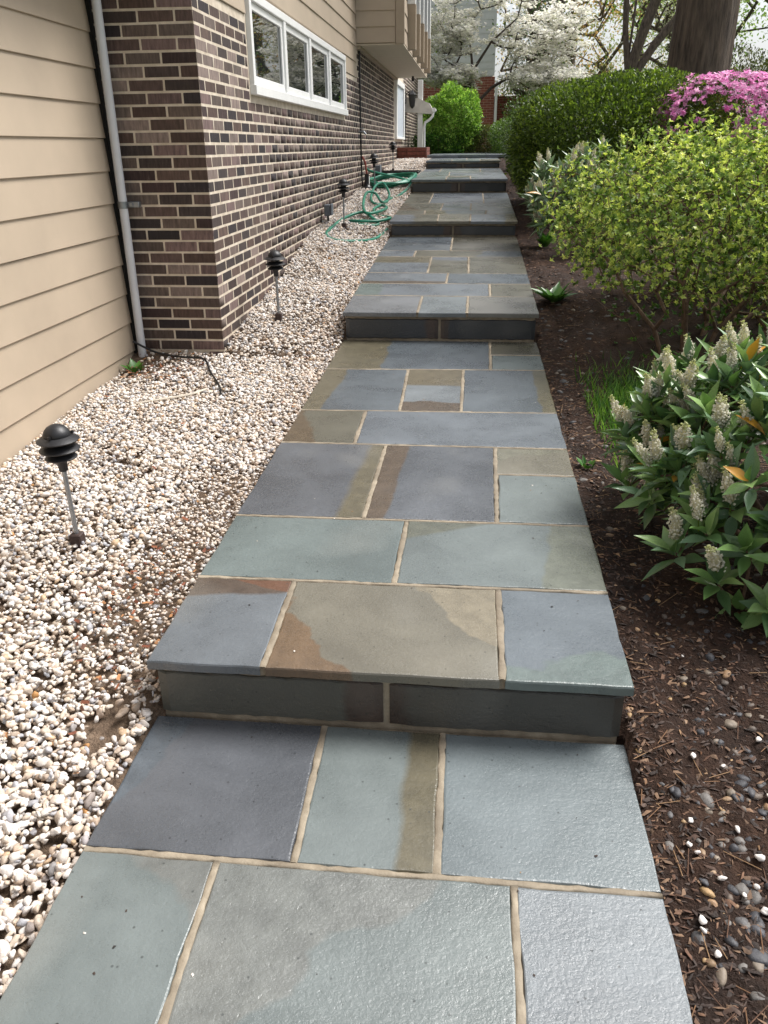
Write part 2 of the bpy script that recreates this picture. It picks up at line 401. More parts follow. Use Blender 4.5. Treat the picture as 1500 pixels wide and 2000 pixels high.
def row(sec, yf, yb, cuts, specs, splits={}, xl=-HW, xr=HW, back=True):
    """one course of slabs between the front line yf=(yL,yR) and the back line yb; cuts=[(x_front,x_back)]"""
    fy = lambda x, l: l[0]+(l[1]-l[0])*(x-xl)/(xr-xl)
    ed = [(xl, xl)]+list(cuts)+[(xr, xr)]
    for i, sp in enumerate(specs):
        (a0, a1), (b0, b1) = ed[i], ed[i+1]
        la = JW if i else 0; rb = JW if i < len(specs)-1 else 0
        f_ = JW if yf[2] else 0; g_ = JW
        q = [(a0+la, fy(a0, yf)+f_), (b0-rb, fy(b0, yf)+f_), (b1-rb, fy(b1, yb)-g_), (a1+la, fy(a1, yb)-g_)]
        if i in splits:
            ys = splits[i]; sp1, sp2 = sp
            slab(sec, [q[0], q[1], (q[2][0], ys-JW), (q[3][0], ys-JW)], *sp1); slab(sec, [(q[0][0], ys+JW), (q[1][0], ys+JW), q[2], q[3]], *sp2)
            joint((a0+la, ys), (b0-rb, ys), sec)
        else: slab(sec, q, *sp)
    for (c0, c1) in cuts: joint((c0, fy(c0, yf)+(JW if yf[2] else .002)), (c1, fy(c1, yb)-JW), sec, .0095)
    if back: joint((xl, yb[0]), (xr, yb[1]), sec)
E_, B_ = False, True
# level 1 (nearest)
row(1, (-.55, -.55, E_), (.42, .42, B_), [(-.1, -.1)], [(BLU2,), (GRN,)])
row(1, (.42, .42, B_), (1.275, 1.27, B_), [(-.317, -.333), (.337, .333)], [(GRN2, ((lin(116, 118, 114), .5, .6, .25, .25),)), (GRN2, ((lin(118, 121, 117), -1, .8, .2, .35),)), (lin(120, 127, 132),)])
row(1, (1.275, 1.27, B_), (1.758, 1.755, B_), [(-.159, -.168), (.165, .161)], [(PUR, ((BLU, -1, .3, .2, .2),)), (GRN2, ((OLV, 1, 0, .075, .06),)), (lin(112, 124, 126),)], back=False)
# level 2
row(2, (1.733, 1.733, E_), (2.193, 2.197, B_), [(-.327, -.333), (.314, .314)], [(lin(104, 110, 117), ((lin(88, 72, 58), -.15, 1, .13, .06), (RST, 1, 3, .62, .12))), (TAN, ((lin(116, 92, 66), -1, -.7, .26, .3), (lin(140, 130, 108), 1, .8, .24, .35))), (lin(100, 110, 118), ((GRN, .2, -1, .12, .25),))])
row(2, (2.193, 2.197, B_), (2.649, 2.656, B_), [(-.014, -.008)], [(GRN,), (GRN2, ((lin(100, 102, 88), -.5, 1, .24, .04), (lin(114, 118, 104), 1, -.15, .16, .08)))])
row(2, (2.649, 2.656, B_), (3.421, 3.421, B_), [(-.17, -.163), (.32, .331)], [(PUR, ((OLV, 1, -.06, .16, .04),)), (lin(94, 97, 105), ((lin(96, 80, 62), -1, .05, .15, .04),)), ((GRN2,), (TAN, ((lin(122, 120, 104), -.4, 1, .07, .2),)))], {2: 3.11})
row(2, (3.421, 3.421, B_), (3.889, 3.917, B_), [(-.31, -.314)], [(OLV, ((lin(96, 80, 58), -1, -.3, .08, .2),)), (BLU2,)])
row(2, (3.889, 3.917, B_), (4.661, 4.705, B_), [(-.142, -.156), (.17, .172)], [(BLU, ((OLV, -1, .06, .125, .08),)), (lin(122, 128, 132), ((lin(110, 98, 70), 0, 1, .06, .03), (BRN, 0, -1, .24, .12))), (BLU, ((OLV, 1, 0, .16, .07),))])
row(2, (4.661, 4.705, B_), (5.39, 5.39, B_), [(.332, .34)], [(BLU, ((OLV, -1, 0, .17, .1),)), ((GRN,), (OLV,))], {1: 5.04}, back=False)
# level 3
row(3, (5.365, 5.365, E_), (5.891, 5.867, B_), [(-.149, -.146), (.18, .182)], [(lin(116, 116, 120),), (lin(116, 124, 128),), (lin(128, 120, 108),)])
row(3, (5.891, 5.867, B_), (6.312, 6.31, B_), [(.339, .341)], [(BLU2, ((GRN, -1, 0, .3, .1),)), (OLV,)])
row(3, (6.312, 6.31, B_), (6.747, 6.711, B_), [(.01, .013)], [(BLU2, ((BRN, 0, -1, .12, .06),)), (BLU,)])
row(3, (6.747, 6.711, B_), (7.496, 7.488, B_), [(-.157, -.158), (.178, .172)], [(BLU2, ((OLV, 0, 1, .08, .1),)), (OLV, ((BLU2, 0, 1, .2, .2),)), (OLV, ((lin(96, 92, 80), 1, 1, .2, .3),))])
row(3, (7.496, 7.488, B_), (7.828, 7.813, B_), [(-.323, -.32)], [(BLU2,), (OLV, ((BLU, 1, 0, .1, .3),))])
row(3, (7.828, 7.813, B_), (8.683, 8.683, B_), [(.002, 0)], [(BLU,), (lin(92, 84, 64),)], back=False)
# level 4
row(4, (8.658, 8.658, E_), (9.239, 9.28, B_), [(-.161, -.169), (.172, .174)], [(OLV, ((BLU2, -1, 0, .0, .2),)), (TAN,), (BLU2, ((OLV, 1, 0, .12, .1),))])
row(4, (9.239, 9.28, B_), (9.63, 9.593, B_), [(-.331, -.339), (.333, .348)], [(OLV,), (BLU, ((OLV, -1, 0, .1, .2),)), (lin(124, 126, 130),)])
row(4, (9.63, 9.593, B_), (10.396, 10.345, B_), [(-.168, -.163), (.171, .173)], [(OLV, ((BRN, -1, -.3, .1, .3),)), (BLU, ((BLU2, 0, 1, .1, .1),)), (lin(116, 118, 120),)])
row(4, (10.396, 10.345, B_), (11.714, 11.714, B_), [(-.338, -.341), (.327, .321)], [(OLV,), (BLU2,), (BLU,)], back=False)
# level 5
row(5, (11.689, 11.689, E_), (12.65, 12.6, B_), [(-.18, -.19), (.151, .147)], [(GRN,), (BLU, ((OLV, 0, 1, .1, .2),)), (BLU2,)])
row(5, (12.65, 12.6, B_), (13.95, 13.85, B_), [(-.17, -.19)], [(GRN,), (BLU2,)])
row(5, (13.95, 13.85, B_), (15.344, 15.344, B_), [(-.36, -.37), (.296, .3)], [(BLU,), (GRN2,), (BLU2,)], back=False)
row(6, (15.32, 15.32, E_), (16.2, 16.2, B_), [(-.2, -.2), (.3, .3)], [(BLU,), (GRN,), (OLV,)])
row(6, (16.2, 16.2, B_), (17.4, 17.4, B_), [(.05, .05)], [(BLU2,), (BLU,)], back=False)
for k, (a, b) in enumerate(((-.74, -.1), (-.09, .42), (.43, .9))):
    slab(7, [(a, 17.38), (b, 17.38), (b, 18.9), (a, 18.9)], (BLU2, GRN, BLU2)[k], th=.05)
    slab(7, [(a, 18.91), (b, 18.91), (b, 20.4), (a, 20.4)], (GRN, BLU, BLU2)[k], th=.05)
# bed under each level and the risers
for s_ in range(1, 8):
    (a, za), (b, zb) = SECS[s_]; hw = .628 if s_ < 7 else 0
    a2 = (-.52 if s_ == 1 else a+.032); x0, x1 = (-hw, hw) if s_ < 7 else (-.73, .89)
    g = G(); d0 = .0105 if s_ < 7 else .06
    g.add([(x0, a2, pz(s_, a2)-.5), (x1, a2, pz(s_, a2)-.5), (x1, b+.03, zb-.5), (x0, b+.03, zb-.5), (x0, a2, pz(s_, a2)-d0), (x1, a2, pz(s_, a2)-d0), (x1, b+.03, zb-d0), (x0, b+.03, zb-d0)],
          [(0, 3, 2, 1), (4, 5, 6, 7), (0, 1, 5, 4), (1, 2, 6, 5), (2, 3, 7, 6), (3, 0, 4, 7)])
    part('mortar_bed', g, MORT, PATH)
def riser(y, z0, z1, jx, c1, c2, x0=-.634, x1=.634):
    top = z1-.028-.021; bot = z0+.014
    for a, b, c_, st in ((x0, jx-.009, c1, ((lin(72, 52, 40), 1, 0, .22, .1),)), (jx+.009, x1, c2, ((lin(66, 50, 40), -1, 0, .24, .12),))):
        n_ = 26; V = []; F = []; cx = (a+b)/2; cz = (top+bot)/2
        for k in range(n_+1):
            x = a+(b-a)*k/n_; t_ = top+rs.uniform(-.003, .003); b_ = bot+rs.uniform(-.003, .003); e = .006 if k in (0, n_) else 0
            for yy, zz in ((y+.028, b_), (y+.004+e, b_), (y+e, b_+.004), (y+e, t_-.004), (y+.004+e, t_), (y+.028, t_)): V.append((x-cx, yy-y, zz-cz))
        for k in range(n_):
            for j in range(5): F.append((k*6+j, k*6+6+j, k*6+7+j, k*6+j+1))
        F += [tuple(range(6)), tuple(range(n_*6, n_*6+6))[::-1]]
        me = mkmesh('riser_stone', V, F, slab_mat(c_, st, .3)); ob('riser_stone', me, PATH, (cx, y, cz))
    g = G(); g.box(x0+.004, x1-.004, y+.009, y+.06, z0-.02, z1-.0295); part('riser_mortar', g, MORT, PATH)
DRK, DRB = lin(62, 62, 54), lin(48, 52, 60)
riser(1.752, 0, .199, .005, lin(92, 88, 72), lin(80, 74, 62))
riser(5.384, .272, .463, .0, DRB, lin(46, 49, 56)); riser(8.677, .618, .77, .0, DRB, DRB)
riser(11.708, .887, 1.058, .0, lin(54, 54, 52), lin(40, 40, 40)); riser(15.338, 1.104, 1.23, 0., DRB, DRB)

# ------------------------------------------------------------------ gravel
rng = np.random.default_rng(11)
PCOL = np.array([lin(*c) for c in ((232, 226, 220), (224, 216, 207), (222, 208, 192), (206, 190, 172), (190, 164, 134), (178, 160, 142), (176, 176, 180), (146, 142, 140), (208, 188, 170), (92, 88, 86), (190, 140, 84))])
PPR = np.array([.22, .24, .17, .10, .02, .07, .08, .03, .08, .01, .002])
def gravel(n, ylo, yhi, base, seed, lay=0.):
    r = np.random.default_rng(seed); y = r.uniform(ylo, yhi, n); xw = np.where(y < 4.97, -1.94, -1.37)
    x = r.uniform(0, 1, n)*(-.585-xw)+xw
    keep = ~((y < 5.05) & (x < -1.62+.12*r.normal(size=n)) & (y > 4.55+.1*r.normal(size=n)))          # bare corner by the drain pipe
    keep &= ~(((x+.76)/.06)**2+((y-1.66)/.09)**2 < 1+.5*r.normal(size=n))                           # bare spot beside the first step
    keep &= x < -.655
    x, y = x[keep], y[keep]; n = len(x)
    sz = np.clip(r.lognormal(math.log(.0082), .30, n), .0042, .0155)
    sz *= np.where((x > -.95) & (y > 1.75) & (y < 3.2), .72, 1.)
    sc = sz[:, None]*np.stack([r.uniform(.95, 1.3, n), r.uniform(.75, 1.0, n), r.uniform(.5, .8, n)], -1)
    Rm = rand_rot(r, n); flat = r.random(n) < .6
    a = r.uniform(0, 2*pi, n); Z = np.zeros(n); O = np.ones(n)
    Rz = np.stack([np.stack([np.cos(a), -np.sin(a), Z], -1), np.stack([np.sin(a), np.cos(a), Z], -1), np.stack([Z, Z, O], -1)], 1)
    Rm = np.where(flat[:, None, None], Rz, Rm)
    z = gz(x, y)+.004+lay*r.random(n)*.02+.012*fnoise(x*9, y*9, 5)
    ci = r.choice(len(PCOL), n, p=PPR/PPR.sum()); c = PCOL[ci]*r.uniform(.8, 1.08, (n, 1))
    dirt = np.clip((x+1.0)/.35, 0, 1)*r.random(n)*.28
    c = c*(1-dirt[:, None])+np.array(lin(150, 112, 80))*dirt[:, None]
    Vs, Fs, Cs = [], [], []; o = 0; grp = r.integers(0, 8, n)
    for k in range(8):
        t = lump(r, base, .3); q = grp == k
        V, F, C = scatter(t, base[1], np.stack([x, y, z], -1)[q], Rm[q], sc[q], np.clip(c[q], 0, .9)); Vs.append(V); Fs.append(F+o); Cs.append(C); o += len(V)
    return np.concatenate(Vs), np.concatenate(Fs), np.concatenate(Cs)
def joinm(L):
    V, F, C, o = [], [], [], 0
    for v, f, c in L: V.append(v); F.append(f+o); C.append(c); o += len(v)
    return np.concatenate(V), np.concatenate(F), np.concatenate(C)
V, F, C = joinm([gravel(11800, .6, 1.95, ICO1, 1, 1.), gravel(25000, 1.95, 4.97, ICO0, 3, 1.), gravel(44000, 4.97, 17.6, ICO0, 2, 1.)])
ob('gravel', mkmesh('gravel', V, F, PEB, C, True), kind='stuff', label='pale mixed river gravel between the house and the path', cat='gravel')

# ------------------------------------------------------------------ house
TANP = plain('tan painted siding', lin(177, 161, 141), .55, .08, 2.3, .06)
TAN2 = plain('tan painted trim', lin(164, 148, 128), .55, .05, 8, .06)
WHITE = plain('white painted trim', lin(232, 232, 230), .4, .03, 10, .04)
SOFF = plain('painted soffit', lin(196, 184, 164), .7, .05, 6, .05)
PIPEM = plain('pale grey plastic pipe', lin(206, 208, 212), .4, .06, 7, .05)
BLACK = plain('black powder coat', lin(34, 34, 36), .45, .15, 40, .15)
BLKP = plain('black plastic', lin(22, 22, 24), .35, .15, 30, .1)
GALV = plain('galvanised steel', lin(150, 154, 158), .4, .12, 40, .08, .8)
GREYP = plain('grey plastic', lin(96, 102, 110), .5, .1, 20, .08)
DARK = plain('dark interior', lin(26, 25, 24), .9)
m = NB('window glass'); c = m.coord('Object', (1, 1, 1)); m.b.inputs['Transmission Weight'].default_value = 0.0
GLASS = m.fin(lin(30, 34, 34), .015, m.bump(m.noise(c, 3, 2), .02, .01), .9)
def brick_mat(name, src):
    m = NB(name)
    a = m.n('ShaderNodeAttribute', attribute_name='col').outputs['Color'] if src == 'attr' else m.n('ShaderNodeObjectInfo').outputs['Color']
    rnd = m.n('ShaderNodeObjectInfo').outputs['Random']
    c = m.coord('Object', (36, 36, 7)); off = m.n('ShaderNodeVectorMath', operation='ADD'); m.l(c, off.inputs[0])
    cm = m.n('ShaderNodeCombineXYZ'); m.l(m.math('MULTIPLY', rnd, 200.), cm.inputs[0]); m.l(cm.outputs[0], off.inputs[1])
    st = m.noise(off.outputs[0], 1.4, 4, .65); c2 = m.coord(); g = m.noise(c2, 120, 4)
    col = m.mix(1., a, m.ramp(st, [(.3, .62), (.7, 1.55)]), 'MULTIPLY')
    col = m.mix(m.ramp(st, [(.62, 0.), (.82, .28)]), col, lin(150, 138, 130))
    return m.fin(col, .8, m.bump(m.math('ADD', g, m.math('MULTIPLY', st, .8)), .4, .006))
BRK, BRKA = brick_mat('brick', 'obj'), brick_mat('brick wall', 'attr')
m = NB('brick mortar'); c = m.coord(); n = m.noise(c, 14, 4); n2 = m.noise(c, 90, 4)
BMORT = m.fin(m.ramp(n, [(.3, lin(188, 174, 154)), (.7, lin(218, 206, 188))]), .9, m.bump(n2, .6, .006))
HOUSE = thing('house', 'brick and tan sided house along the left of the path', 'house')
WX, WY = -1.375, 5.0
XS = -1.95
# brick walls: mortar backing with every brick set into it
g = G(); g.box(-2.1, WX-.0004, WY+.0010, 24.2, -.2, 2.285); g.box(-2.1, WX-.0005, 11.765, 24.19, 2.286, 2.664); g.box(-2.1, WX-.0006, 17.43, 24.18, 2.665, 3.2); bw = part('brick_wall', g, BMORT, HOUSE)
BCOL = np.array([lin(*c) for c in ((84, 70, 64), (72, 60, 56), (98, 84, 76), (64, 54, 52), (92, 74, 66), (112, 98, 90), (50, 42, 44), (84, 66, 58), (96, 78, 72), (134, 118, 110), (116, 96, 92), (64, 48, 46))])
bl = []
rb = np.random.default_rng(4)
CZ, CHH, BL, BHH = .276, .0677, .2127, .0556
for k in range(-4, 44):
    z = CZ+k*CHH+.006
    half = (k % 2 == 1)                 # a half brick at the corner of the front
    x = WX; first = True                # front face, from the corner leftwards
    while x > -2.0 and z+BHH < 2.288:
        L = (.1015 if half else .203) if first else .203
        bl.append(('f', max(x-L, -2.0), x, z)); x -= L+.0097; first = False
    y = WY; first = True
    while y < 24.1:
        L = (.203 if half else .1015) if first else .203
        y1 = min(y+L, 24.18)
        if (z+BHH > 2.288 and y < 11.78) or (z+BHH > 2.66 and y < 17.42) or z+BHH > 3.2: pass
        elif not (y1 > 6.13 and y < 10.63 and z+BHH > 1.80) and not (y1 > 17.15 and y < 19.15 and z+BHH > 1.62): bl.append(('s', y, y1, z))
        elif not (y1 > 17.15):
            # trim bricks round the window
            if y < 6.13 and 6.13-y > .03: bl.append(('s', y, 6.125, z))
            if y1 > 10.635 and y1-10.635 > .03: bl.append(('s', 10.635, y1, z))
            if z < 1.80 and z+BHH > 1.80 and 1.8-z > .02: pass
        y += L+.0097; first = False
def bscore(b):
    if b[0] == 'f': p = ((b[1]+b[2])/2, WY, b[3]+.03); a = (b[2]-b[1])
    else: p = (WX, (b[1]+b[2])/2, b[3]+.03); a = (b[2]-b[1])*abs(WX-CX)/max(.1, p[1])
    u, v, d = proj(p)
    if not (-10 < u < 1510 and -20 < v < 2010) or b[3]+.04 < float(gz(p[0], p[1]-.02)): return 0
    return a/d**2
bl.sort(key=bscore, reverse=True)
def bmesh_(kind, L, r):
    """brick solid at origin centre, lightly chamfered and uneven"""
    g = G(); h = BHH/2; dpt = .022
    if kind == 'f': g.box(-L/2, L/2, 0, dpt, -h, h, .0022)
    else: g.box(-dpt, 0, -L/2, L/2, -h, h, .0022)
    v = np.array(g.v)+r.normal(size=(len(g.v), 3))*(np.array([.0008, .00005, .0008]) if kind == 'f' else np.array([.00005, .0008, .0008]))
    return v, g.f
cache = {}
restV, restF, restC = [], [], []; o_ = 0
for i, b in enumerate(bl):
    b = (b[0], b[1]+.001, b[2]-.001, b[3]); L = b[2]-b[1]; prd = rb.random()*.0007; col = BCOL[rb.integers(len(BCOL))]*rb.uniform(.62, .95)
    cp = ((b[1]+b[2])/2, WY-.0006-prd, b[3]+BHH/2) if b[0] == 'f' else (WX+(.0001 if i < 300 else -.0002)+prd*(.5 if i < 300 else .3), (b[1]+b[2])/2, b[3]+BHH/2)
    if i < 300:
        key = (b[0], round(L, 3), int(rb.integers(3)))
        if key not in cache:
            v, f = bmesh_(b[0], L, rb); cache[key] = mkmesh('brick', v, f, BRK)
        o = ob('brick', cache[key], bw, cp); o.color = (*col, 1)
    else:
        if bscore(b) == 0 and not (WY < b[1] < 24): continue
        g = G()
        if b[0] == 'f': g.box(-L/2, L/2, 0, .02, -BHH/2, BHH/2)
        else: g.box(-.02, 0, -L/2, L/2, -BHH/2, BHH/2)
        v = np.array(g.v)+rb.normal(size=(8, 3))*np.array([.00005, .0008, .0008])+np.array(cp); restV.append(v); restF += [tuple(q+o_ for q in t) for t in g.f]; restC.append(np.tile(col, (8, 1))); o_ += 8
ob('bricks', mkmesh('bricks', np.concatenate(restV), np.array(restF), BRKA, np.concatenate(restC)), bw, kind='stuff')
# mortar must not close the window holes: dark reveals stand proud in the frames below

# lap siding of the recessed wall
def lap_board(parent, axis, a0, a1, z0, exp, plane, mat, out=1, th=.016, name='siding_board'):
    """one lap board; axis 'y' lies in plane x=plane facing +x, axis 'x' in plane y=plane facing -y"""
    n_ = max(2, int(abs(a1-a0)/.4)); V = []; F = []
    for k in range(n_+1):
        t = a0+(a1-a0)*k/n_; j = rs.uniform(-.0009, .0009)
        for d, z in ((-.012, z0+.002), (th-.002, z0), (th, z0+.003), (.004, z0+exp+.008), (-.012, z0+exp+.008)):
            V.append((plane+(d+j)*out, t, z) if axis == 'y' else (t, plane-(d+j)*out, z))
    for k in range(n_):
        for q in range(4): F.append((k*5+q, k*5+5+q, k*5+6+q, k*5+q+1))
    F += [tuple(range(5)), tuple(range(n_*5, n_*5+5))[::-1]]
    g = G(); g.add(V, F); return part(name, g, mat, parent)
g = G(); g.box(XS-.2, XS-.012, -1.2, 4.999, -.2, 3.0); sw = part('siding_wall', g, DARK, HOUSE)
for k in range(16):
    z0 = 1.173-.178*7+.178*k
    lap_board(sw, 'y', -1.2, 4.945, z0, .178, XS-.016, TANP)
g = G(); g.box(XS-.02, XS+.004, 4.948, 4.992, -.1, 3.0); part('corner_gap_strip', g, DARK, sw)
g = G(); g.box(-2.1, -1.63, -1.2, 4.99, 2.52, 2.56); g.box(-1.63, -1.60, -1.2, 4.99, 2.49, 2.68); part('eave', g, SOFF, HOUSE)
# drain pipe with its clamp
g = G(); g.tube([(-1.899, 4.93, .17), (-1.892, 4.93, 1.2), (-1.885, 4.93, 2.6)], .0255, 20); dp = part('drain_pipe', g, PIPEM, HOUSE, True)
g = G(); g.tube([(-1.894, 4.93, 1.145), (-1.894, 4.93, 1.185)], .0285, 20); g.box(-1.87, -1.80, 4.945, 4.985, 1.150, 1.182, .003); g.tube([(-1.845, 4.93, 1.166), (-1.845, 4.95, 1.166)], .010, 8); part('clamp', g, GALV, dp, True)
# upper siding over the brick, with window
g = G(); g.box(-2.12, WX-.02, WY+.004, 11.76, 2.287, 5.2); us = part('upper_wall', g, TANP, HOUSE)
for k in range(15):
    lap_board(us, 'y', WY-.02, 6.13 if k < 1 else 11.75, 2.287+.178*k, .178, WX-.006, TANP)
    if k < 1: lap_board(us, 'y', 10.65, 11.75, 2.287+.178*k, .178, WX-.006, TANP)
for k in range(15): lap_board(us, 'x', -2.0, WX+.012, 2.287+.178*k, .178, WY+.006, TANP)
# window of four lights
y0, y1, z0, z1 = 6.16, 10.60, 1.82, 2.437
WIN = ob('window', None, HOUSE)
fr = G(); xo = WX+.034
fr.box(WX-.03, xo, y0, y1, z1-.055, z1, .003); fr.box(WX-.03, xo+.012, y0-.004, y1+.004, z0-.012, z0+.05, .003)
fr.box(WX-.03, xo-.002, y0, y0+.06, z0+.05, z1-.055, .003); fr.box(WX-.03, xo-.002, y1-.06, y1, z0+.05, z1-.055, .003)
part('frame', fr, WHITE, WIN)
lw = (y1-y0-.06)/4
for k in range(4):
    a = y0+.03+lw*k; b = a+lw
    if k:
        g = G(); g.box(WX-.03, xo-.004, a-.04, a+.04, z0+.05, z1-.055, .003); part('mullion', g, WHITE, WIN)
    ia, ib = a+(.032 if k == 0 else .041), b-(.032 if k == 3 else .041)
    za, zb = z0+.051, z1-.056
    g = G(); sx = WX+.014
    for bx in ((ia, ib, za, za+.06), (ia, ib, zb-.05, zb), (ia, ia+.05, za+.06, zb-.05), (ib-.05, ib, za+.06, zb-.05)): g.box(WX-.03, sx, bx[0], bx[1], bx[2], bx[3], .004)
    part('sash', g, WHITE, WIN)
    g = G(); g.box(WX-.004, WX+.001, ia+.045, ib-.045, za+.055, zb-.045); part('pane', g, GLASS, WIN)
# cantilevered upper bay
BX, BY0, BY1, BZ = -.759, 11.763, 17.4, 2.67
g = G(); g.box(WX-.03, BX-.02, BY0+.02, BY1, BZ+.004, 5.2); bay = part('upper_bay', g, TANP, HOUSE)
for k in range(12):
    lap_board(bay, 'x', WX+.008, BX-.105, BZ+.012+.178*k, .178, BY0+.01, TANP)
    if k < 3: lap_board(bay, 'y', BY0+.05, BY1-.02, BZ+.012+.178*k, .178, BX-.016, TANP)
g = G(); g.box(BX-.1, BX+.012, BY0-.012, BY0+.055, BZ-.006, 5.2, .003); part('corner_board', g, TAN2, bay)
g = G(); g.box(WX-.004, BX-.002, BY0+.008, BY1-.01, BZ-.012, BZ+.003); part('soffit', g, SOFF, bay)
g = G(); g.box(WX-.004, WX+.055, BY0+.03, BY1-.02, BZ-.05, BZ-.0125); part('frieze_board', g, TAN2, bay)
for k, yy in enumerate((12.53, 13.45, 14.42, 15.42, 16.38)):
    g = G(); g.box(BX-.01, BX+.105, yy, yy+.14, BZ+.0, 3.20, .003); part('pilaster', g, TAN2, bay)
    g = G(); g.box(BX-.01, BX+.10, yy+.003, yy+.137, 3.202, 5.2, .003); part('window_casing', g, WHITE, bay)
for k, (a, b) in enumerate(((12.67, 13.45), (13.59, 14.42), (14.56, 15.42), (15.56, 16.38))):
    g = G(); g.box(BX-.03, BX+.022, a, b, 3.25, 5.1); part('bay_pane', g, GLASS, bay)
g = G(); g.box(-1.02, -.98, 16.9, 16.94, BZ-.07, BZ-.012); g.lathe([(.0, -.07), (.03, -.06), (.02, -.0)], 10, (-1.0, 16.92, BZ-.03)); part('soffit_hook', g, BLACK, bay)
# conduit, tap, white far window
g = G(); g.tube([(WX+.012, 12.02, 2.66), (WX+.012, 11.98, 1.7), (WX+.012, 12.0, 1.12), (WX+.02, 12.02, .95)], .010, 8); part('conduit', g, BLKP, HOUSE)
g = G(); g.tube([(WX, 11.84, 1.655), (WX+.07, 11.84, 1.655), (WX+.10, 11.84, 1.62)], .013, 10); g.lathe([(.0, .03), (.028, .026), (.028, .018), (.0, .014)], 10, (WX+.05, 11.84, 1.672)); part('tap', g, GALV, HOUSE, True)
g = G(); g.box(WX-.02, WX+.05, 17.18, 17.36, 1.64, 2.66, .004); g.box(WX-.02, WX+.05, 18.95, 19.12, 1.64, 2.66, .004); g.box(WX-.02, WX+.055, 17.18, 19.12, 1.60, 1.64, .004); g.box(WX-.02, WX+.05, 17.36, 18.95, 2.56, 2.66, .004)
fw = part('side_window', g, WHITE, HOUSE)
g = G(); g.box(WX-.02, WX+.02, 17.362, 18.948, 1.642, 2.558); part('shutter', g, plain('pale grey blue paint', lin(190, 198, 206), .4), fw)
# porch projecting from the wall near its far end
pch = thing('porch', 'white porch post with short gutter and downspout beside the bright round shrub', 'porch')
g = G(); g.box(-1.105, -.995, 19.95, 20.08, 1.2, 2.80, .004); part('post', g, WHITE, pch)
g = G(); g.add([(WX, 19.90, 2.46), (-1.1, 19.90, 2.44), (-.84, 19.90, 2.33), (-.76, 19.90, 2.20), (-.76, 19.90, 2.12), (WX, 19.90, 2.16), (WX, 20.22, 2.46), (-1.1, 20.22, 2.44), (-.84, 20.22, 2.33), (-.76, 20.22, 2.20), (-.76, 20.22, 2.12), (WX, 20.22, 2.16)],
    [(0, 1, 2, 3, 4, 5), (11, 10, 9, 8, 7, 6), (0, 6, 7, 1), (1, 7, 8, 2), (2, 8, 9, 3), (3, 9, 10, 4), (4, 10, 11, 5), (5, 11, 6, 0)]); part('roof', g, plain('weathered white roof', lin(206, 202, 194), .7, .15, 6), pch)
g = G(); g.tube([(-.74, 19.88, 2.20), (-.74, 20.22, 2.20)], .045, 12); part('gutter', g, WHITE, pch, True)
g = G(); g.tube([(-.755, 19.93, 2.17), (-.765, 19.93, 2.08), (-.83, 19.93, 2.01), (-.93, 19.93, 1.95), (-.955, 19.93, 1.86), (-.955, 19.93, 1.22)], .03, 12); part('downspout', g, WHITE, pch, True)
# wall lantern
ln = thing('wall_lantern', 'black lantern fixed on the brick wall beyond the white window', 'lantern', (WX, 19.9, 2.42))
g = G(); g.box(0, .02, -.05, .05, -.1, .16, .004); g.tube([(.02, 0, .1), (.1, 0, .16), (.15, 0, .13)], .01, 8); part('bracket', g, BLACK, ln)
g = G(); g.lathe([(.005, .19), (.03, .16), (.105, .09), (.105, .08), (.0, .08)], 6, (.15, 0, 0)); part('roof', g, BLACK, ln)
g = G(); g.lathe([(.082, .08), (.055, -.14), (.03, -.17), (.0, -.19)], 6, (.15, 0, 0)); part('lamp_body', g, BLKP, ln)
# low brick stoop beside the path top
st = thing('brick_stoop', 'low red brick stoop at the top of the gravel by the wall', 'stoop', (0, 0, 0))
g = G(); g.box(WX+.01, -.776, 17.67, 18.9, 1.1, 1.448); part('core', g, plain('dark mortar', lin(96, 74, 62), .9), st)
RB = plain('red brick', lin(112, 62, 50), .8, .3, 30, .3)
for k in range(3):
    z = 1.222+k*.077
    for j in range(3):
        a = WX+.012+j*.198; g = G(); g.box(a, a+.19, 17.655, 17.72, z, z+.066, .002); part('brick', g, RB, st)
    for j in range(5): g = G(); a = 17.73+j*.22; g.box(-.79, -.766, a, a+.21, z, z+.066, .002); part('brick', g, RB, st)

# ------------------------------------------------------------------ path lights
def path_light(x, y, label, tilt=(0, 0)):
    t = thing('path_light', label, 'path light', (x, y, float(gz(x, y))-.01), 'path lights along the gravel')
    t.rotation_euler = (tilt[0], tilt[1], 0)
    g = G(); g.box(-.022, .022, -.022, .022, -.02, .066, .004); part('ground_socket', g, plain('dark rusty plastic', lin(58, 44, 40), .7, .2, 40), t)
    g = G(); g.tube([(0, 0, .04), (0, 0, .33)], .0085, 12); part('stem', g, GALV, t, True)
    g = G(); g.lathe([(.0, .315), (.016, .316), (.017, .35), (.026, .362), (.03, .375), (.0, .376)], 18); part('collar', g, BLACK, t, True)
    g = G(); g.lathe([(.026, .372), (.03, .44), (.0, .44)], 18); part('lens', g, plain('smoked lens', lin(30, 30, 30), .25), t, True)
    for z, r in ((.372, .056), (.402, .070), (.437, .073)):
        g = G(); g.lathe([(.0, z+.013), (.022, z+.013), (r*.72, z+.010), (r, z-.004), (r-.002, z-.008), (r*.7, z+.003), (.02, z+.005)], 28); part('tier', g, BLACK, t, True)
    g = G(); g.lathe([(.046, .449), (.047, .455), (.042, .467), (.030, .480), (.014, .488), (.0, .490)], 24); c_ = part('cap', g, BLACK, t, True)
    for k in range(3):
        a = 2*pi*k/3+.5; g = G(); g.lathe([(.0, -.006), (.006, -.004), (.006, .004), (.0, .006)], 8, (.052*cos(a), .052*sin(a), .455)); part('screw', g, BLKP, c_, True)
    return t
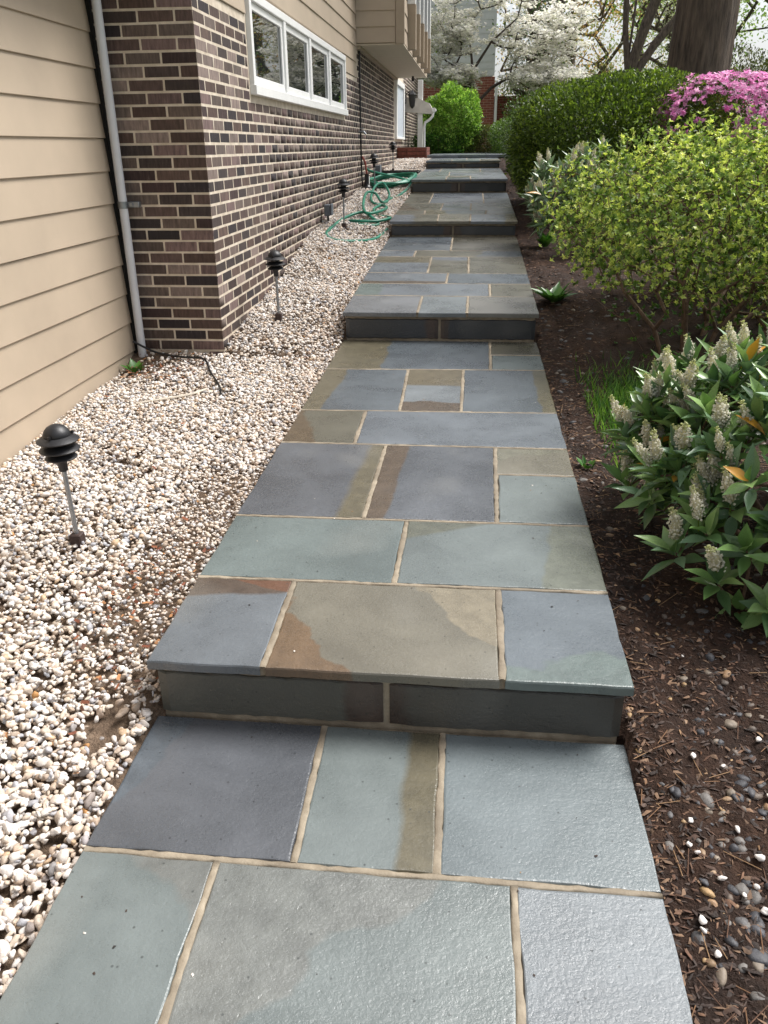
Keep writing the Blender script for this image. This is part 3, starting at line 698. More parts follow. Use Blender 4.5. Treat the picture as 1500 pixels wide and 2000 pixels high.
path_light(-1.229, 2.53, 'black tiered path light nearest the camera, in front of the tan siding', (.0, -.01))
path_light(-1.139, 5.579, 'black tiered path light just past the brick corner', (.01, .0))
path_light(-1.125, 8.655, 'black tiered path light standing inside the loose green hose loop', (0, .01))
path_light(-1.132, 11.614, 'black tiered path light directly in front of the coiled hose', (.02, -.03))
path_light(-1.19, 14.894, 'farthest black tiered path light, near the brick stoop', (.0, -.01))

# ------------------------------------------------------------------ hose, tray, boxes
def spline(P, k=10, closed=False):
    P = [np.asarray(p, float) for p in P]; out = []
    Q = [P[0]*2-P[1]]+P+[P[-1]*2-P[-2]]
    for i in range(1, len(Q)-2):
        a, b, c_, d = Q[i-1:i+3]
        for j in range(k):
            t = j/k; out.append(.5*((2*b)+(-a+c_)*t+(2*a-5*b+4*c_-d)*t*t+(-a+3*b-3*c_+d)*t**3))
    out.append(P[-1]); return out
def onground(L, dz=.02): return [(x, y, float(gz(x, y))+dz+(e[0] if e else 0)) for x, y, *e in L]
m = NB('green hose rubber'); c = m.coord(); n = m.noise(c, 6, 3)
HOSEM = m.fin(m.ramp(n, [(.3, lin(20, 96, 76)), (.7, lin(46, 134, 108))]), .38, m.bump(m.noise(c, 200, 2), .1, .002))
hose = thing('garden_hose', 'green garden hose, coiled by the wall with loose loops on the gravel', 'hose')
loop = [(-.69, 8.80), (-.72, 8.62), (-.80, 8.38), (-.96, 8.10), (-1.12, 8.0), (-1.235, 8.2), (-1.22, 8.73), (-1.14, 9.1, .02), (-1.0, 9.25, .04), (-.875, 9.08, .02), (-.80, 8.92),
        (-.95, 8.84), (-1.10, 8.90, .01), (-1.0, 8.86, .03), (-.82, 8.93, .03), (-.70, 9.1, .02), (-.72, 9.24), (-.85, 9.36), (-.93, 9.67, .02), (-.88, 10.0, .03), (-.79, 9.75, .04), (-.82, 9.3, .05), (-.95, 9.15, .05),
        (-1.035, 9.55, .08), (-1.07, 10.15, .14), (-.99, 10.35, .12), (-.89, 10.1, .06), (-.86, 10.5, .02), (-.88, 10.98, .06), (-1.0, 11.35, .14), (-1.07, 11.05, .12), (-1.06, 10.5, .03), (-.95, 10.3), (-.87, 10.9), (-.80, 11.3), (-.72, 11.65)]
g = G(); g.tube(spline(onground(loop), 9), .0155, 10); part('loose_loops', g, HOSEM, hose, True)
cp = []; rh = random.Random(8)
for k in range(105):
    a = 2*pi*k/10.5; rr = 1+.13*sin(k*.61)+rh.uniform(-.08, .08); x = -1.01+.33*rr*cos(a); y = 12.35+.62*rr*sin(a)
    cp.append((max(x, -1.34), y, float(gz(x, y))+.02+.0005*k+rh.uniform(0, .025)))
g = G(); g.tube(spline([(-.72, 11.65, float(gz(-.72, 11.65))+.02), (-.68, 12.0, float(gz(-.68, 12.))+.02)]+cp+[(-1.2, 12.0, 1.15), (-1.3, 11.95, 1.2)], 5), .0155, 9); part('coil', g, HOSEM, hose, True)
tr = thing('downspout_tray', 'flat black plastic tray on the gravel behind the coiled hose', 'tray', (-1.06, 14.1, float(gz(-1.06, 14.1))))
g = G(); g.box(-.30, .36, -.4, .4, .01, .03, .005); part('floor', g, BLKP, tr)
for bx in ((-.30, .36, -.42, -.4), (-.30, .36, .4, .42), (-.32, -.30, -.42, .42), (.36, .38, -.42, .42)): g = G(); g.box(*bx, .0, .07, .003); part('rim', g, BLKP, tr)
def outlet(x, y, label, h, w_):
    t = thing('outlet_box', label, 'outlet box', (x, y, float(gz(x, y)))); g = G(); g.box(-.01, .01, -.01, .01, -.05, h*.5, .002); part('stake', g, BLKP, t)
    g = G(); g.box(-.03, .035, -w_/2, w_/2, h*.42, h, .006); bx = part('box_body', g, GREYP, t); g = G(); g.box(.036, .05, -w_/2-.005, w_/2+.005, h*.45, h+.008, .005); part('cover', g, GREYP, bx)
outlet(-1.31, 8.78, 'small grey outlet box on a stake against the brick wall', .19, .11)
outlet(-1.31, 13.55, 'grey outlet box by the wall behind the hose coil', .2, .2)
sp = thing('tap_post', 'black post base with white tag and red tap handle below the conduit', 'tap', (-1.27, 11.82, float(gz(-1.27, 11.82))))
g = G(); g.lathe([(.09, 0), (.09, .03), (.05, .05), (.03, .09), (.03, .2), (.0, .2)], 14); part('post', g, BLKP, sp, True)
g = G(); g.box(.03, .036, -.03, .03, .06, .17, .002); part('tag', g, WHITE, sp)
g = G(); g.tube([(0, 0, .2), (-.02, .02, .34), (-.06, .03, .42)], .013, 8); part('riser_pipe', g, plain('copper red', lin(130, 56, 44), .5), sp, True)
# twig, white stick and black cable by the corner
g = G(); g.tube(spline(onground([(-1.60, 4.05), (-1.48, 4.12), (-1.35, 4.2), (-1.28, 4.3)], .03), 5), .007, 6); ob('stick', g.mesh('stick', plain('bleached stick', lin(206, 196, 180), .8, .15), True), label='bleached thin stick lying on the gravel near the brick corner', cat='stick')
g = G(); g.tube(spline(onground([(-1.92, 4.86, .1), (-1.78, 4.87, .03), (-1.6, 4.84, .02), (-1.45, 4.80, .03), (-1.35, 4.6, .02), (-1.22, 4.35, .01), (-1.17, 4.2)], .02), 6), .007, 7); ob('cable', g.mesh('cable', BLKP, True), label='black cable running from the drain pipe over the gravel', cat='cable')

# ------------------------------------------------------------------ loose litter on the bed
def bedpts(r, n, xlo, xhi, ylo, yhi, fade=None):
    x = xlo+(xhi-xlo)*r.random(n)**1.2; y = r.uniform(ylo, yhi, n); return x, y
rg = np.random.default_rng(21)
def chips(n, ylo, yhi, L, cols, seed, xhi=2.6, xlo=.655, tall=.5):
    r = np.random.default_rng(seed); x, y = bedpts(r, n, xlo, xhi, ylo, yhi)
    bump_ = .022*fnoise(x*5, y*5, 3)+.012*fnoise(x*22, y*22, 4)
    z = gz(x, y)+bump_+.004; a = r.uniform(0, 2*pi, n); d = np.stack([np.cos(a), np.sin(a), r.normal(size=n)*.18], -1)
    nn = np.stack([r.normal(size=n)*.35, r.normal(size=n)*.35, np.ones(n)], -1)
    tv = [(-.35, -.5, 0), (.5, -.2, .1), (.12, .5, 0), (-.5, .25, .12), (0, 0, .45)]; tf = [(0, 1, 4), (1, 2, 4), (2, 3, 4), (3, 0, 4)]
    l = np.minimum(L*r.lognormal(0, .45, n), L*1.9); c = np.array(cols)[r.integers(len(cols), size=n)]*r.uniform(.7, 1.5, (n, 1))
    return scatter(tv, tf, np.stack([x, y, z], -1), frames(d, nn), np.stack([l*r.uniform(.12, .42, n), l, l*.25], -1), np.clip(c, 0, 1))
CC = [lin(*q) for q in ((66, 48, 38), (80, 56, 42), (50, 38, 32), (98, 72, 54), (56, 44, 38), (42, 33, 28), (112, 88, 68), (72, 58, 50))]
V, F, C = joinm([chips(34000, .5, 4.6, .017, CC, 31), chips(17000, 4.6, 13, .026, CC, 32, 3.2), chips(900, .5, 6, .018, [lin(118, 88, 62), lin(138, 108, 78), lin(96, 66, 46)], 33)])
ob('mulch', mkmesh('mulch', V, F, CHIP, C), kind='stuff', label='dark bark mulch covering the bed right of the path', cat='mulch')
def needles(n, seed):
    r = np.random.default_rng(seed); x, y = bedpts(r, n, .66, 2.4, .5, 6); z = gz(x, y)+.022*fnoise(x*5, y*5, 3)+.012*fnoise(x*22, y*22, 4)+.008
    a = r.uniform(0, 2*pi, n); d = np.stack([np.cos(a), np.sin(a), r.normal(size=n)*.1], -1); l = r.uniform(.03, .09, n)
    tv = [(-.5, -.5, 0), (.5, -.5, 0), (.5, .5, 0), (-.5, .5, 0), (0, -.5, .6), (0, .5, .6)]; tf = [(0, 4, 5, 3), (4, 1, 2, 5)]
    c = np.array([lin(118, 86, 58), lin(92, 64, 46), lin(140, 110, 78)])[r.integers(3, size=n)]
    return scatter(tv, tf, np.stack([x, y, z], -1), frames(d, np.tile([0, 0, 1.], (n, 1))), np.stack([np.full(n, .0022), l, np.full(n, .0022)], -1), c)
V, F, C = needles(1000, 5); ob('fallen_needles', mkmesh('fallen_needles', V, F, CHIP, C), kind='stuff', label='brown fallen needles scattered over the mulch', cat='needles')
def bedstones(n, seed, cols, xlo, xhi, ylo, yhi, s0, base=ICO1, pw=1.):
    r = np.random.default_rng(seed); x = xlo+(xhi-xlo)*r.random(n)**pw; y = r.uniform(ylo, yhi, n)
    z = gz(x, y)+.022*fnoise(x*5, y*5, 3)+.012*fnoise(x*22, y*22, 4)-.001; s = .88*s0*r.lognormal(0, .38, n)
    sc = s[:, None]*np.stack([r.uniform(.9, 1.4, n), r.uniform(.7, 1, n), r.uniform(.45, .75, n)], -1); a = r.uniform(0, 6.3, n); Z = np.zeros(n); O = np.ones(n)
    Rz = np.stack([np.stack([np.cos(a), -np.sin(a), Z], -1), np.stack([np.sin(a), np.cos(a), Z], -1), np.stack([Z, Z, O], -1)], 1)
    c = np.array(cols)[r.integers(len(cols), size=n)]*r.uniform(.75, 1.15, (n, 1)); L = []
    for k in range(5):
        q = np.arange(n) % 5 == k; L.append(scatter(lump(r, base, .2), base[1], np.stack([x, y, z], -1)[q], Rz[q], sc[q], np.clip(c[q], 0, .85)))
    return joinm(L)
DC = [lin(*q) for q in ((70, 70, 74), (88, 86, 86), (56, 56, 60), (104, 100, 96), (96, 84, 74), (124, 112, 98))]
V, F, C = joinm([bedstones(480, 41, DC, .80, 1.6, 1.12, 2.25, .0105), bedstones(360, 42, DC+[lin(150, 124, 96)], .70, 1.5, 1.12, 1.6, .0105), bedstones(90, 45, DC, .70, 1.5, .7, 1.12, .009), bedstones(500, 43, DC, .70, 1.8, 2.2, 6, .013), bedstones(260, 44, [lin(170, 140, 100), lin(150, 120, 90)], .66, 1.3, .6, 3.5, .008)])
ob('bed_pebbles', mkmesh('bed_pebbles', V, F, DPEB, C, True), kind='stuff', label='dark wet pebbles mixed into the mulch right of the path', cat='pebbles')
wst = []
for k in range(3):
    t = lump(rg, ICO1, .34)*np.array([1.2, .85, .62]); wst.append(mkmesh('white_stone', t, ICO1[1], plain('white quartz', lin(222, 216, 210), .6, .12, 40, .2), None, False))
wpos = [(.80, 1.66, 1), (.87, 1.64, .6)]+[(rg.uniform(.72, 1.25), rg.uniform(1.12, 1.5), 1) for _ in range(34)]+[(rg.uniform(.95, 1.4), rg.uniform(1.3, 1.75), .9) for _ in range(8)]+[(.84, 2.0, .5)]
for k, (x, y, s_) in enumerate(wpos):
    o = ob('white_stone', wst[k % 3], None, (x, y, float(gz(x, y))+.012+.022*float(fnoise(np.float64(x*5), np.float64(y*5), 3))+.012*float(fnoise(np.float64(x*22), np.float64(y*22), 4))), label='small white stone lying on the dark mulch right of the path', cat='stone', group='white stones scattered on the mulch')
    s2 = .0112*s_*rg.uniform(.5, 1.05); o.scale = (s2, s2, s2); o.rotation_euler = (rg.uniform(-.4, .4), rg.uniform(-.4, .4), rg.uniform(0, 6))
# brown leaf bits on the gravel
def litter(n, seed):
    r = np.random.default_rng(seed); k = r.random(n) < .6
    x = np.where(k, r.normal(-.80, .13, n), r.uniform(-1.9, -.67, n)); y = np.where(k, r.normal(2.15, .25, n), r.uniform(.8, 6, n)); q = (x < -.67) & (x > np.where(y > 4.9, -1.35, -1.92)); x, y = x[q], y[q]
    k2 = 260; x = np.concatenate([x, r.uniform(-1.9, -1.45, k2)]); y = np.concatenate([y, r.uniform(4.5, 4.97, k2)]); n = len(x)
    z = gz(x, y)+.022+r.random(n)*.006; a = r.uniform(0, 6.3, n); d = np.stack([np.cos(a), np.sin(a), r.normal(size=n)*.3], -1); nn = np.stack([r.normal(size=n)*.4, r.normal(size=n)*.4, np.ones(n)], -1)
    l = r.uniform(.008, .028, n); c = np.array([lin(140, 84, 54), lin(116, 66, 44), lin(168, 120, 78), lin(90, 58, 42)])[r.integers(4, size=n)]
    tv = [(-.5, -.5, 0), (.5, -.42, .1), (.35, .5, 0), (-.4, .42, .12), (0, 0, .3)]; tf = [(0, 1, 4), (1, 2, 4), (2, 3, 4), (3, 0, 4)]
    return scatter(tv, tf, np.stack([x, y, z], -1), frames(d, nn), np.stack([l*.45, l, l*.3], -1), c)
V, F, C = litter(300, 6); ob('leaf_litter', mkmesh('leaf_litter', V, F, CHIP, C), kind='stuff', label='reddish brown leaf bits strewn over the pale gravel', cat='leaf litter')

def bits(n, seed):
    r = np.random.default_rng(seed); x = r.uniform(-.62, .62, n); y = r.uniform(.7, 8.5, n); z = np.interp(y, _ty, _tz)+.0015
    k = ~((np.abs(y-1.745) < .04) | (np.abs(y-5.38) < .05)); x, y, z = x[k], y[k], z[k]; n = len(x); a = r.uniform(0, 6.3, n)
    d = np.stack([np.cos(a), np.sin(a), r.normal(size=n)*.1], -1); l = r.uniform(.003, .010, n); c = np.array([lin(60, 46, 38), lin(40, 36, 34), lin(222, 214, 204), lin(150, 118, 84)])[r.choice(4, n, p=[.35, .3, .2, .15])]
    tv = [(-.35, -.5, 0), (.5, -.2, .1), (.12, .5, 0), (-.5, .25, .12), (0, 0, .45)]; tf = [(0, 1, 4), (1, 2, 4), (2, 3, 4), (3, 0, 4)]
    return scatter(tv, tf, np.stack([x, y, z], -1), frames(d, np.tile([0, 0, 1.], (n, 1))), np.stack([l*.6, l, l*.5], -1), c)
V, F, C = bits(150, 12); ob('path_debris', mkmesh('path_debris', V, F, CHIP, C), kind='stuff', label='tiny dark and pale bits of debris lying on the slabs', cat='debris')

# ------------------------------------------------------------------ plants
LV = np.array([(0, 0, 0), (-.5, .42, .16), (.5, .42, .16), (0, .5, 0), (0, 1, -.10)]); LF = np.array([(0, 2, 3), (2, 4, 3), (0, 3, 1), (3, 4, 1)])
QV = np.array([(0, 0, 0), (.5, .45, .12), (0, 1, -.05), (-.5, .45, .12)]); QF = np.array([(0, 1, 2), (0, 2, 3)])
def leaves(r, pos, out, l, w_, cols, spread=.8, up=.3, quad=False, cvar=.25):
    n = len(pos); d = unit(out+np.array([0, 0, up])+r.normal(size=(n, 3))*spread); nn = unit(np.array([0, 0, 1.])+out*.4+r.normal(size=(n, 3))*.55)
    L = l*r.uniform(.65, 1.25, n); W = w_*r.uniform(.75, 1.2, n)
    c = np.asarray(cols)
    if c.ndim == 2 and len(c) != n: c = c[r.integers(len(c), size=n)]
    c = c*r.uniform(1-cvar, 1+cvar, (n, 1))
    return scatter(QV if quad else LV, QF if quad else LF, pos, frames(d, nn), np.stack([W, L, L], -1), np.clip(c, 0, 1))
def shell_pts(r, n, cen, radii, p=2.4, inner=.55, lumpy=.10, zmin=None, seed=0, bias=2.2):
    d = unit(r.normal(size=(int(n*1.6), 3))); rr = 1/((np.abs(d)**p).sum(1))**(1/p)
    k = np.random.default_rng(seed); q = 0
    for i in range(9): q = q+np.sin(d@(k.normal(size=3)*(2.5+i*1.4))+k.uniform(0, 6))/(1+.35*i)
    rr = rr*(1+lumpy*q/2); t = inner+(1-inner)*r.random(len(d))**(1/bias)
    P = np.array(cen)+d*(rr*t)[:, None]*np.array(radii); out = unit(d/np.array(radii))
    keep = np.ones(len(P), bool) if zmin is None else P[:, 2] > zmin
    return P[keep][:n], out[keep][:n]
def skeleton(r, base, targets, step=.15, wob=.12, pull=.25, r_tip=.0015, r_max=.05, exp_=.5):
    """branches that reach every target from the base polylines; returns node positions, parents, radii"""
    N = []; par = []; pl = []
    for poly in base:
        prev = -1
        for p in poly:
            N.append(np.array(p, float)); par.append(prev); pl.append(0 if prev < 0 else pl[prev]+np.linalg.norm(N[-1]-N[prev])); prev = len(N)-1
    o = np.argsort(np.linalg.norm(targets-N[0], axis=1)); tips = []
    for t in targets[o]:
        A = np.array(N); d = np.linalg.norm(A-t, axis=1); j = int(np.argmin(d+pull*np.array(pl))); L = d[j]
        k = max(1, int(L/step)); prev = j; a = A[j]
        for i in range(1, k+1):
            f = i/k; q = a+(t-a)*f+(r.normal(size=3)*wob*step*(1 if i < k else 0))+np.array([0, 0, .10*L*sin(pi*f)*(1 if i < k else 0)])
            N.append(q); par.append(prev); pl.append(pl[prev]+L/k); prev = len(N)-1
        tips.append(prev)
    par = np.array(par); cnt = np.zeros(len(N))
    for t in tips: cnt[t] += 1
    for i in range(len(N)-1, -1, -1):
        if par[i] >= 0: cnt[par[i]] += cnt[i]
    R = np.minimum(r_tip*np.maximum(cnt, 1)**exp_, r_max)
    return np.array(N), par, R, np.array(tips)
def tubes(N, par, R, n=5, rmin=0.):
    i = np.where((par >= 0) & (R >= rmin))[0]; a = N[par[i]]; b = N[i]; ra = np.minimum(R[par[i]], R[i]*1.7); rb_ = R[i]; t = unit(b-a)
    u = unit(np.cross(t, np.where(np.abs(t[:, 2:3]) < .9, [[0, 0, 1.]], [[1., 0, 0]]))); v = np.cross(t, u); ang = np.arange(n)*2*pi/n
    ring = u[:, None]*np.cos(ang)[None, :, None]+v[:, None]*np.sin(ang)[None, :, None]
    V = np.concatenate([a[:, None]-t[:, None]*ra[:, None, None]*.3+ring*ra[:, None, None], b[:, None]+ring*rb_[:, None, None]], 1)
    k = np.arange(n); F = np.stack([k, (k+1) % n, n+(k+1) % n, n+k], -1)
    return V.reshape(-1, 3), (F[None]+(np.arange(len(i))*2*n)[:, None, None]).reshape(-1, 4)
def whorls(r, tips, dirs, k, l, w_, cols, tilt=.9, cvar=.2):
    n = len(tips); P = np.repeat(tips, k, 0); D = np.repeat(dirs, k, 0); a = np.tile(np.arange(k)*2*pi/k, n)+np.repeat(r.uniform(0, 6, n), k)
    u = unit(np.cross(D, r.normal(size=(n*k, 3))*.01+np.array([.3, .9, .2]))); v = np.cross(D, u); side = u*np.cos(a)[:, None]+v*np.sin(a)[:, None]
    tl = tilt*r.uniform(.6, 1.5, (n*k, 1)); d = unit(D+side*tl+r.normal(size=D.shape)*.15); nn = unit(D*1.1-side*.4+r.normal(size=D.shape)*.2+np.array([0, 0, .3]))
    c = np.asarray(cols)
    c = np.repeat(c if len(c) == n else c[r.integers(len(c), size=n)], k, 0)*r.uniform(1-cvar, 1+cvar, (n*k, 1))
    L = l*r.uniform(.6, 1.2, n*k)
    return scatter(LV, LF, P, frames(d, nn), np.stack([w_*r.uniform(.8, 1.15, n*k), L, L], -1), np.clip(c, 0, 1))
CL = lambda *L: np.array([lin(*q) for q in L])

def shrub(name, label, cen, radii, n, l, w_, cols, seed, p=2.4, inner=.6, lumpy=.1, zb=None, spread=.8, up=.35, quad=True, cat='shrub', ntw=60, lmat=None, group=None):
    r = np.random.default_rng(seed); zb = float(gz(cen[0], cen[1])) if zb is None else zb
    t = thing(name, label, cat, (0, 0, 0), group)
    P, O = shell_pts(r, n, cen, radii, p, inner, lumpy, zb+.02, seed)
    V, F, C = leaves(r, P, O, l, w_, cols, spread, up, quad)
    ob('foliage', mkmesh('foliage', V, F, lmat or LEAF, C, True), t, kind='stuff')
    T, _ = shell_pts(r, ntw, cen, np.array(radii)*.85, p, .5, lumpy, zb+.1, seed)
    N, par, R, _t = skeleton(r, [[(cen[0], cen[1], zb-.05), (cen[0]+dx*.6, cen[1]+dy*.6, zb+.04), (cen[0]+dx*1.5, cen[1]+dy*1.5, zb+.14)] for dx, dy in ((0, 0), (.12, .05), (-.1, .06), (.03, -.12))], T, .14, .12, .2, .003, .03)
    V, F = tubes(N, par, R, 5); ob('stems', mkmesh('stems', V, F, TWIG), t)
    return t

# --- laurel with white flower spikes
def laurel_leaf(r):
    n_ = 6; V = []; F = []; dr = r.uniform(.05, .16); tw = r.uniform(-.1, .1)
    wd = [.10, .62, .95, 1., .74, .36, .0]
    for i in range(n_+1):
        t = i/n_; z = -dr*t*t+.02*t
        for s in (-1, 0, 1): V.append((s*.5*wd[i]+tw*t*t, t, z+(.16*abs(s)*wd[i]*.5+s*tw*.1)))
    for i in range(n_):
        for s in range(2): a = i*3+s; F.append((a, a+1, a+4, a+3))
    return mkmesh('leaf', V, F, LEAFO, None, True), (np.array(V), np.array(F))
def spike_mesh(r):
    n_ = 120; t = np.linspace(0, 1, n_); a = t*n_*2.4; bx_ = r.normal(size=2)*.014; rad_ = .0165*np.minimum(1, (1.12-t)*1.6)*r.uniform(.75, 1.15, n_)
    P = np.stack([rad_*np.cos(a)+bx_[0]*t*t, rad_*np.sin(a)+bx_[1]*t*t, t*.098], -1)+r.normal(size=(n_, 3))*.0022
    c = np.where((t > .78)[:, None], lin(222, 226, 176), lin(252, 250, 238))*r.uniform(.85, 1.02, (n_, 1))
    V, F, C = scatter(ICO0[0], ICO0[1], P, rand_rot(r, n_), (.0046*r.uniform(.6, 1.3, n_))[:, None]*np.array([1, 1, .55])*np.where(t > .8, .75, 1)[:, None], c)
    g = G(); g.tube([(0, 0, -.04), (0, 0, -.004), (0, 0, .0), (bx_[0]*.25, bx_[1]*.25, .05), (bx_[0]*.8, bx_[1]*.8, .088)], [.0025, .0025, .011, .0115, .006], 7); n0 = len(V)  # thick cream core added so gaps between florets don't go dark with shadow
    Vg = np.array(g.v); Fg = [(f[0], f[1], f[2]) for f in g.f if len(f) == 4]+[(f[0], f[2], f[3]) for f in g.f if len(f) == 4]
    return mkmesh('flower_spike', np.concatenate([V, Vg]), np.concatenate([F, np.array(Fg)+n0]), PETAL, np.concatenate([C, np.where((Vg[:, 2] < -.003)[:, None], lin(130, 150, 70), lin(236, 232, 206))]), True)
def mat3(x, y, z, p, s):
    return Matrix(((x[0]*s[0], y[0]*s[1], z[0]*s[2], p[0]), (x[1]*s[0], y[1]*s[1], z[1]*s[2], p[1]), (x[2]*s[0], y[2]*s[1], z[2]*s[2], p[2]), (0, 0, 0, 1)))
def laurel(label, cen, radii, ntip, nlf, seed, nspk, L, W, extra=(), cap=300, cols=None, ssc=1., zmn=.05, face=.0):
    r = np.random.default_rng(seed); zb = float(gz(cen[0], cen[1])); t = thing('laurel_shrub', label, 'shrub')
    d = unit(r.normal(size=(ntip*6, 3))); d = d[(d[:, 2] > -.55) & (d[:, 1] < .75)][:ntip]
    rr = r.uniform(.66, 1.06, len(d)); T = np.array(cen)+d*rr[:, None]*np.array(radii)
    k_ = T[:, 2] > zb+zmn; T = T[k_]; d = d[k_]
    if len(extra): T = np.concatenate([T, np.array(extra)]); d = np.concatenate([d, unit(np.array(extra)-np.array(cen))])
    axis = unit(d*np.array([.75, .75, .4])+np.array([0, 0, .75])+r.normal(size=d.shape)*.15)
    N, par, R, tips = skeleton(r, [[(cen[0], cen[1], zb-.05), (cen[0]+dx*.6, cen[1]+dy*.6, zb+.04), (cen[0]+dx*1.4, cen[1]+dy*1.4, zb+.12)] for dx, dy in ((0, 0), (.1, .02), (-.08, .05), (.02, -.1))], T-axis*.02, .1, .1, .2, .0032, .016, .42)
    V, F = tubes(N, par, R, 6); ob('stems', mkmesh('stems', V, F, TWIG), t)
    lf = [laurel_leaf(r) for _ in range(4)]; items = []
    cols = cols if cols is not None else CL((44, 72, 34), (56, 86, 40), (38, 62, 36), (66, 96, 46), (50, 80, 50))
    for p, a in zip(T, axis):
        u = unit(np.cross(a, r.normal(size=3))); v = np.cross(a, u); k = nlf+int(r.integers(-1, 2)); a0 = r.uniform(0, 6)
        for j in range(k):
            an = a0+j*2.4; s = u*cos(an)+v*sin(an); ring = j/k
            dd = unit(a*(1.0-.95*ring+.15)+s*(.45+.75*ring)+r.normal(size=3)*.12); nn = unit(a*.9-s*.35*(1-ring)+np.array([0, 0, .5])+r.normal(size=3)*.15)
            x = unit(np.cross(dd, nn)); z = np.cross(x, dd); pos = p-a*(.055*ring)+s*.004; l_ = L*r.uniform(.7, 1.12)
            c = cols[r.integers(len(cols))]*r.uniform(.8, 1.25)
            if r.random() < .012: c = np.array(lin(206, 150, 56))
            items.append((x, dd, z, pos, (W*r.uniform(.85, 1.15), l_, l_), c, int(r.integers(4))))
    def score(it):
        u_, v_, dz = proj(it[3]); return (1/dz if (0 < u_ < 1500 and 0 < v_ < 2000) else 0)*it[4][1]+(.5 if it[3][1] < cen[1] else 0)*(1 if 0 < u_ < 1500 else 0)
    items.sort(key=score, reverse=True); rV, rF, rC, oo = [], [], [], 0
    for i, (x, y, z, p, s, c, k) in enumerate(items):
        if i < cap:
            o = ob('leaf', lf[k][0], t); o.matrix_local = mat3(x, y, z, p, s); o.color = (*np.clip(c, 0, 1), 1)
        else:
            v, f = lf[k][1]; rV.append((v*np.array(s))@np.stack([x, y, z], 0)+p); rF.append(f+oo); rC.append(np.tile(c, (len(v), 1))); oo += len(v)
    if rV: ob('leaf_mass', mkmesh('leaf_mass', np.concatenate(rV), np.concatenate(rF), LEAFG, np.clip(np.concatenate(rC), 0, 1), True), t, kind='stuff')
    sm = [spike_mesh(r) for _ in range(4)]; idx = r.permutation(len(T))[:nspk]
    for i in idx:
        for q in range(1 if r.random() < .65 else 2):
            a = unit(axis[i]*.55+np.array([0, 0, .9])+r.normal(size=3)*.18); u = unit(np.cross(a, (.3, .8, .1))); v = np.cross(a, u)
            s = ssc*r.uniform(.72, 1.05); w2 = s*r.uniform(.85, 1.15); o = ob('flower_spike', sm[int(r.integers(4))], t); o.matrix_local = mat3(u, v, a, T[i]+a*.035+r.normal(size=3)*.012, (w2, w2, s))
    return t
laurel('glossy laurel shrub with white flower spikes, front right beside the lower path', (1.31, 2.72, .45), (.54, .62, .37), 230, 9, 3, 150, .125, .038, cols=CL((100, 134, 76), (122, 156, 90), (84, 116, 72), (140, 170, 106), (118, 148, 114)),
       extra=[(.86, 2.32, .3), (.90, 2.55, .48), (1.02, 2.4, .52), (.97, 2.2, .26), (1.12, 2.25, .42), (1.25, 2.15, .30), (1.1, 2.12, .22), (1.36, 2.2, .46), (1.05, 2.2, .16), (1.2, 2.1, .2), (1.35, 2.12, .24), (1.45, 2.15, .34), (1.3, 2.2, .38), (.95, 2.4, .38), (1.15, 2.3, .54), (1.5, 2.3, .5), (1.2, 2.9, .72), (1.4, 2.95, .76), (1.55, 3.0, .8), (1.05, 2.85, .55)], ssc=1.1)
laurel('pale leaved laurel shrub with cream spikes behind the big yellow green bush', (1.22, 8.0, 1.0), (.52, .45, .42), 110, 8, 7, 95, .14, .04, cap=300,
       cols=CL((112, 140, 108), (140, 164, 134), (92, 122, 82), (160, 180, 150), (126, 150, 122)), ssc=1.15, zmn=.03)

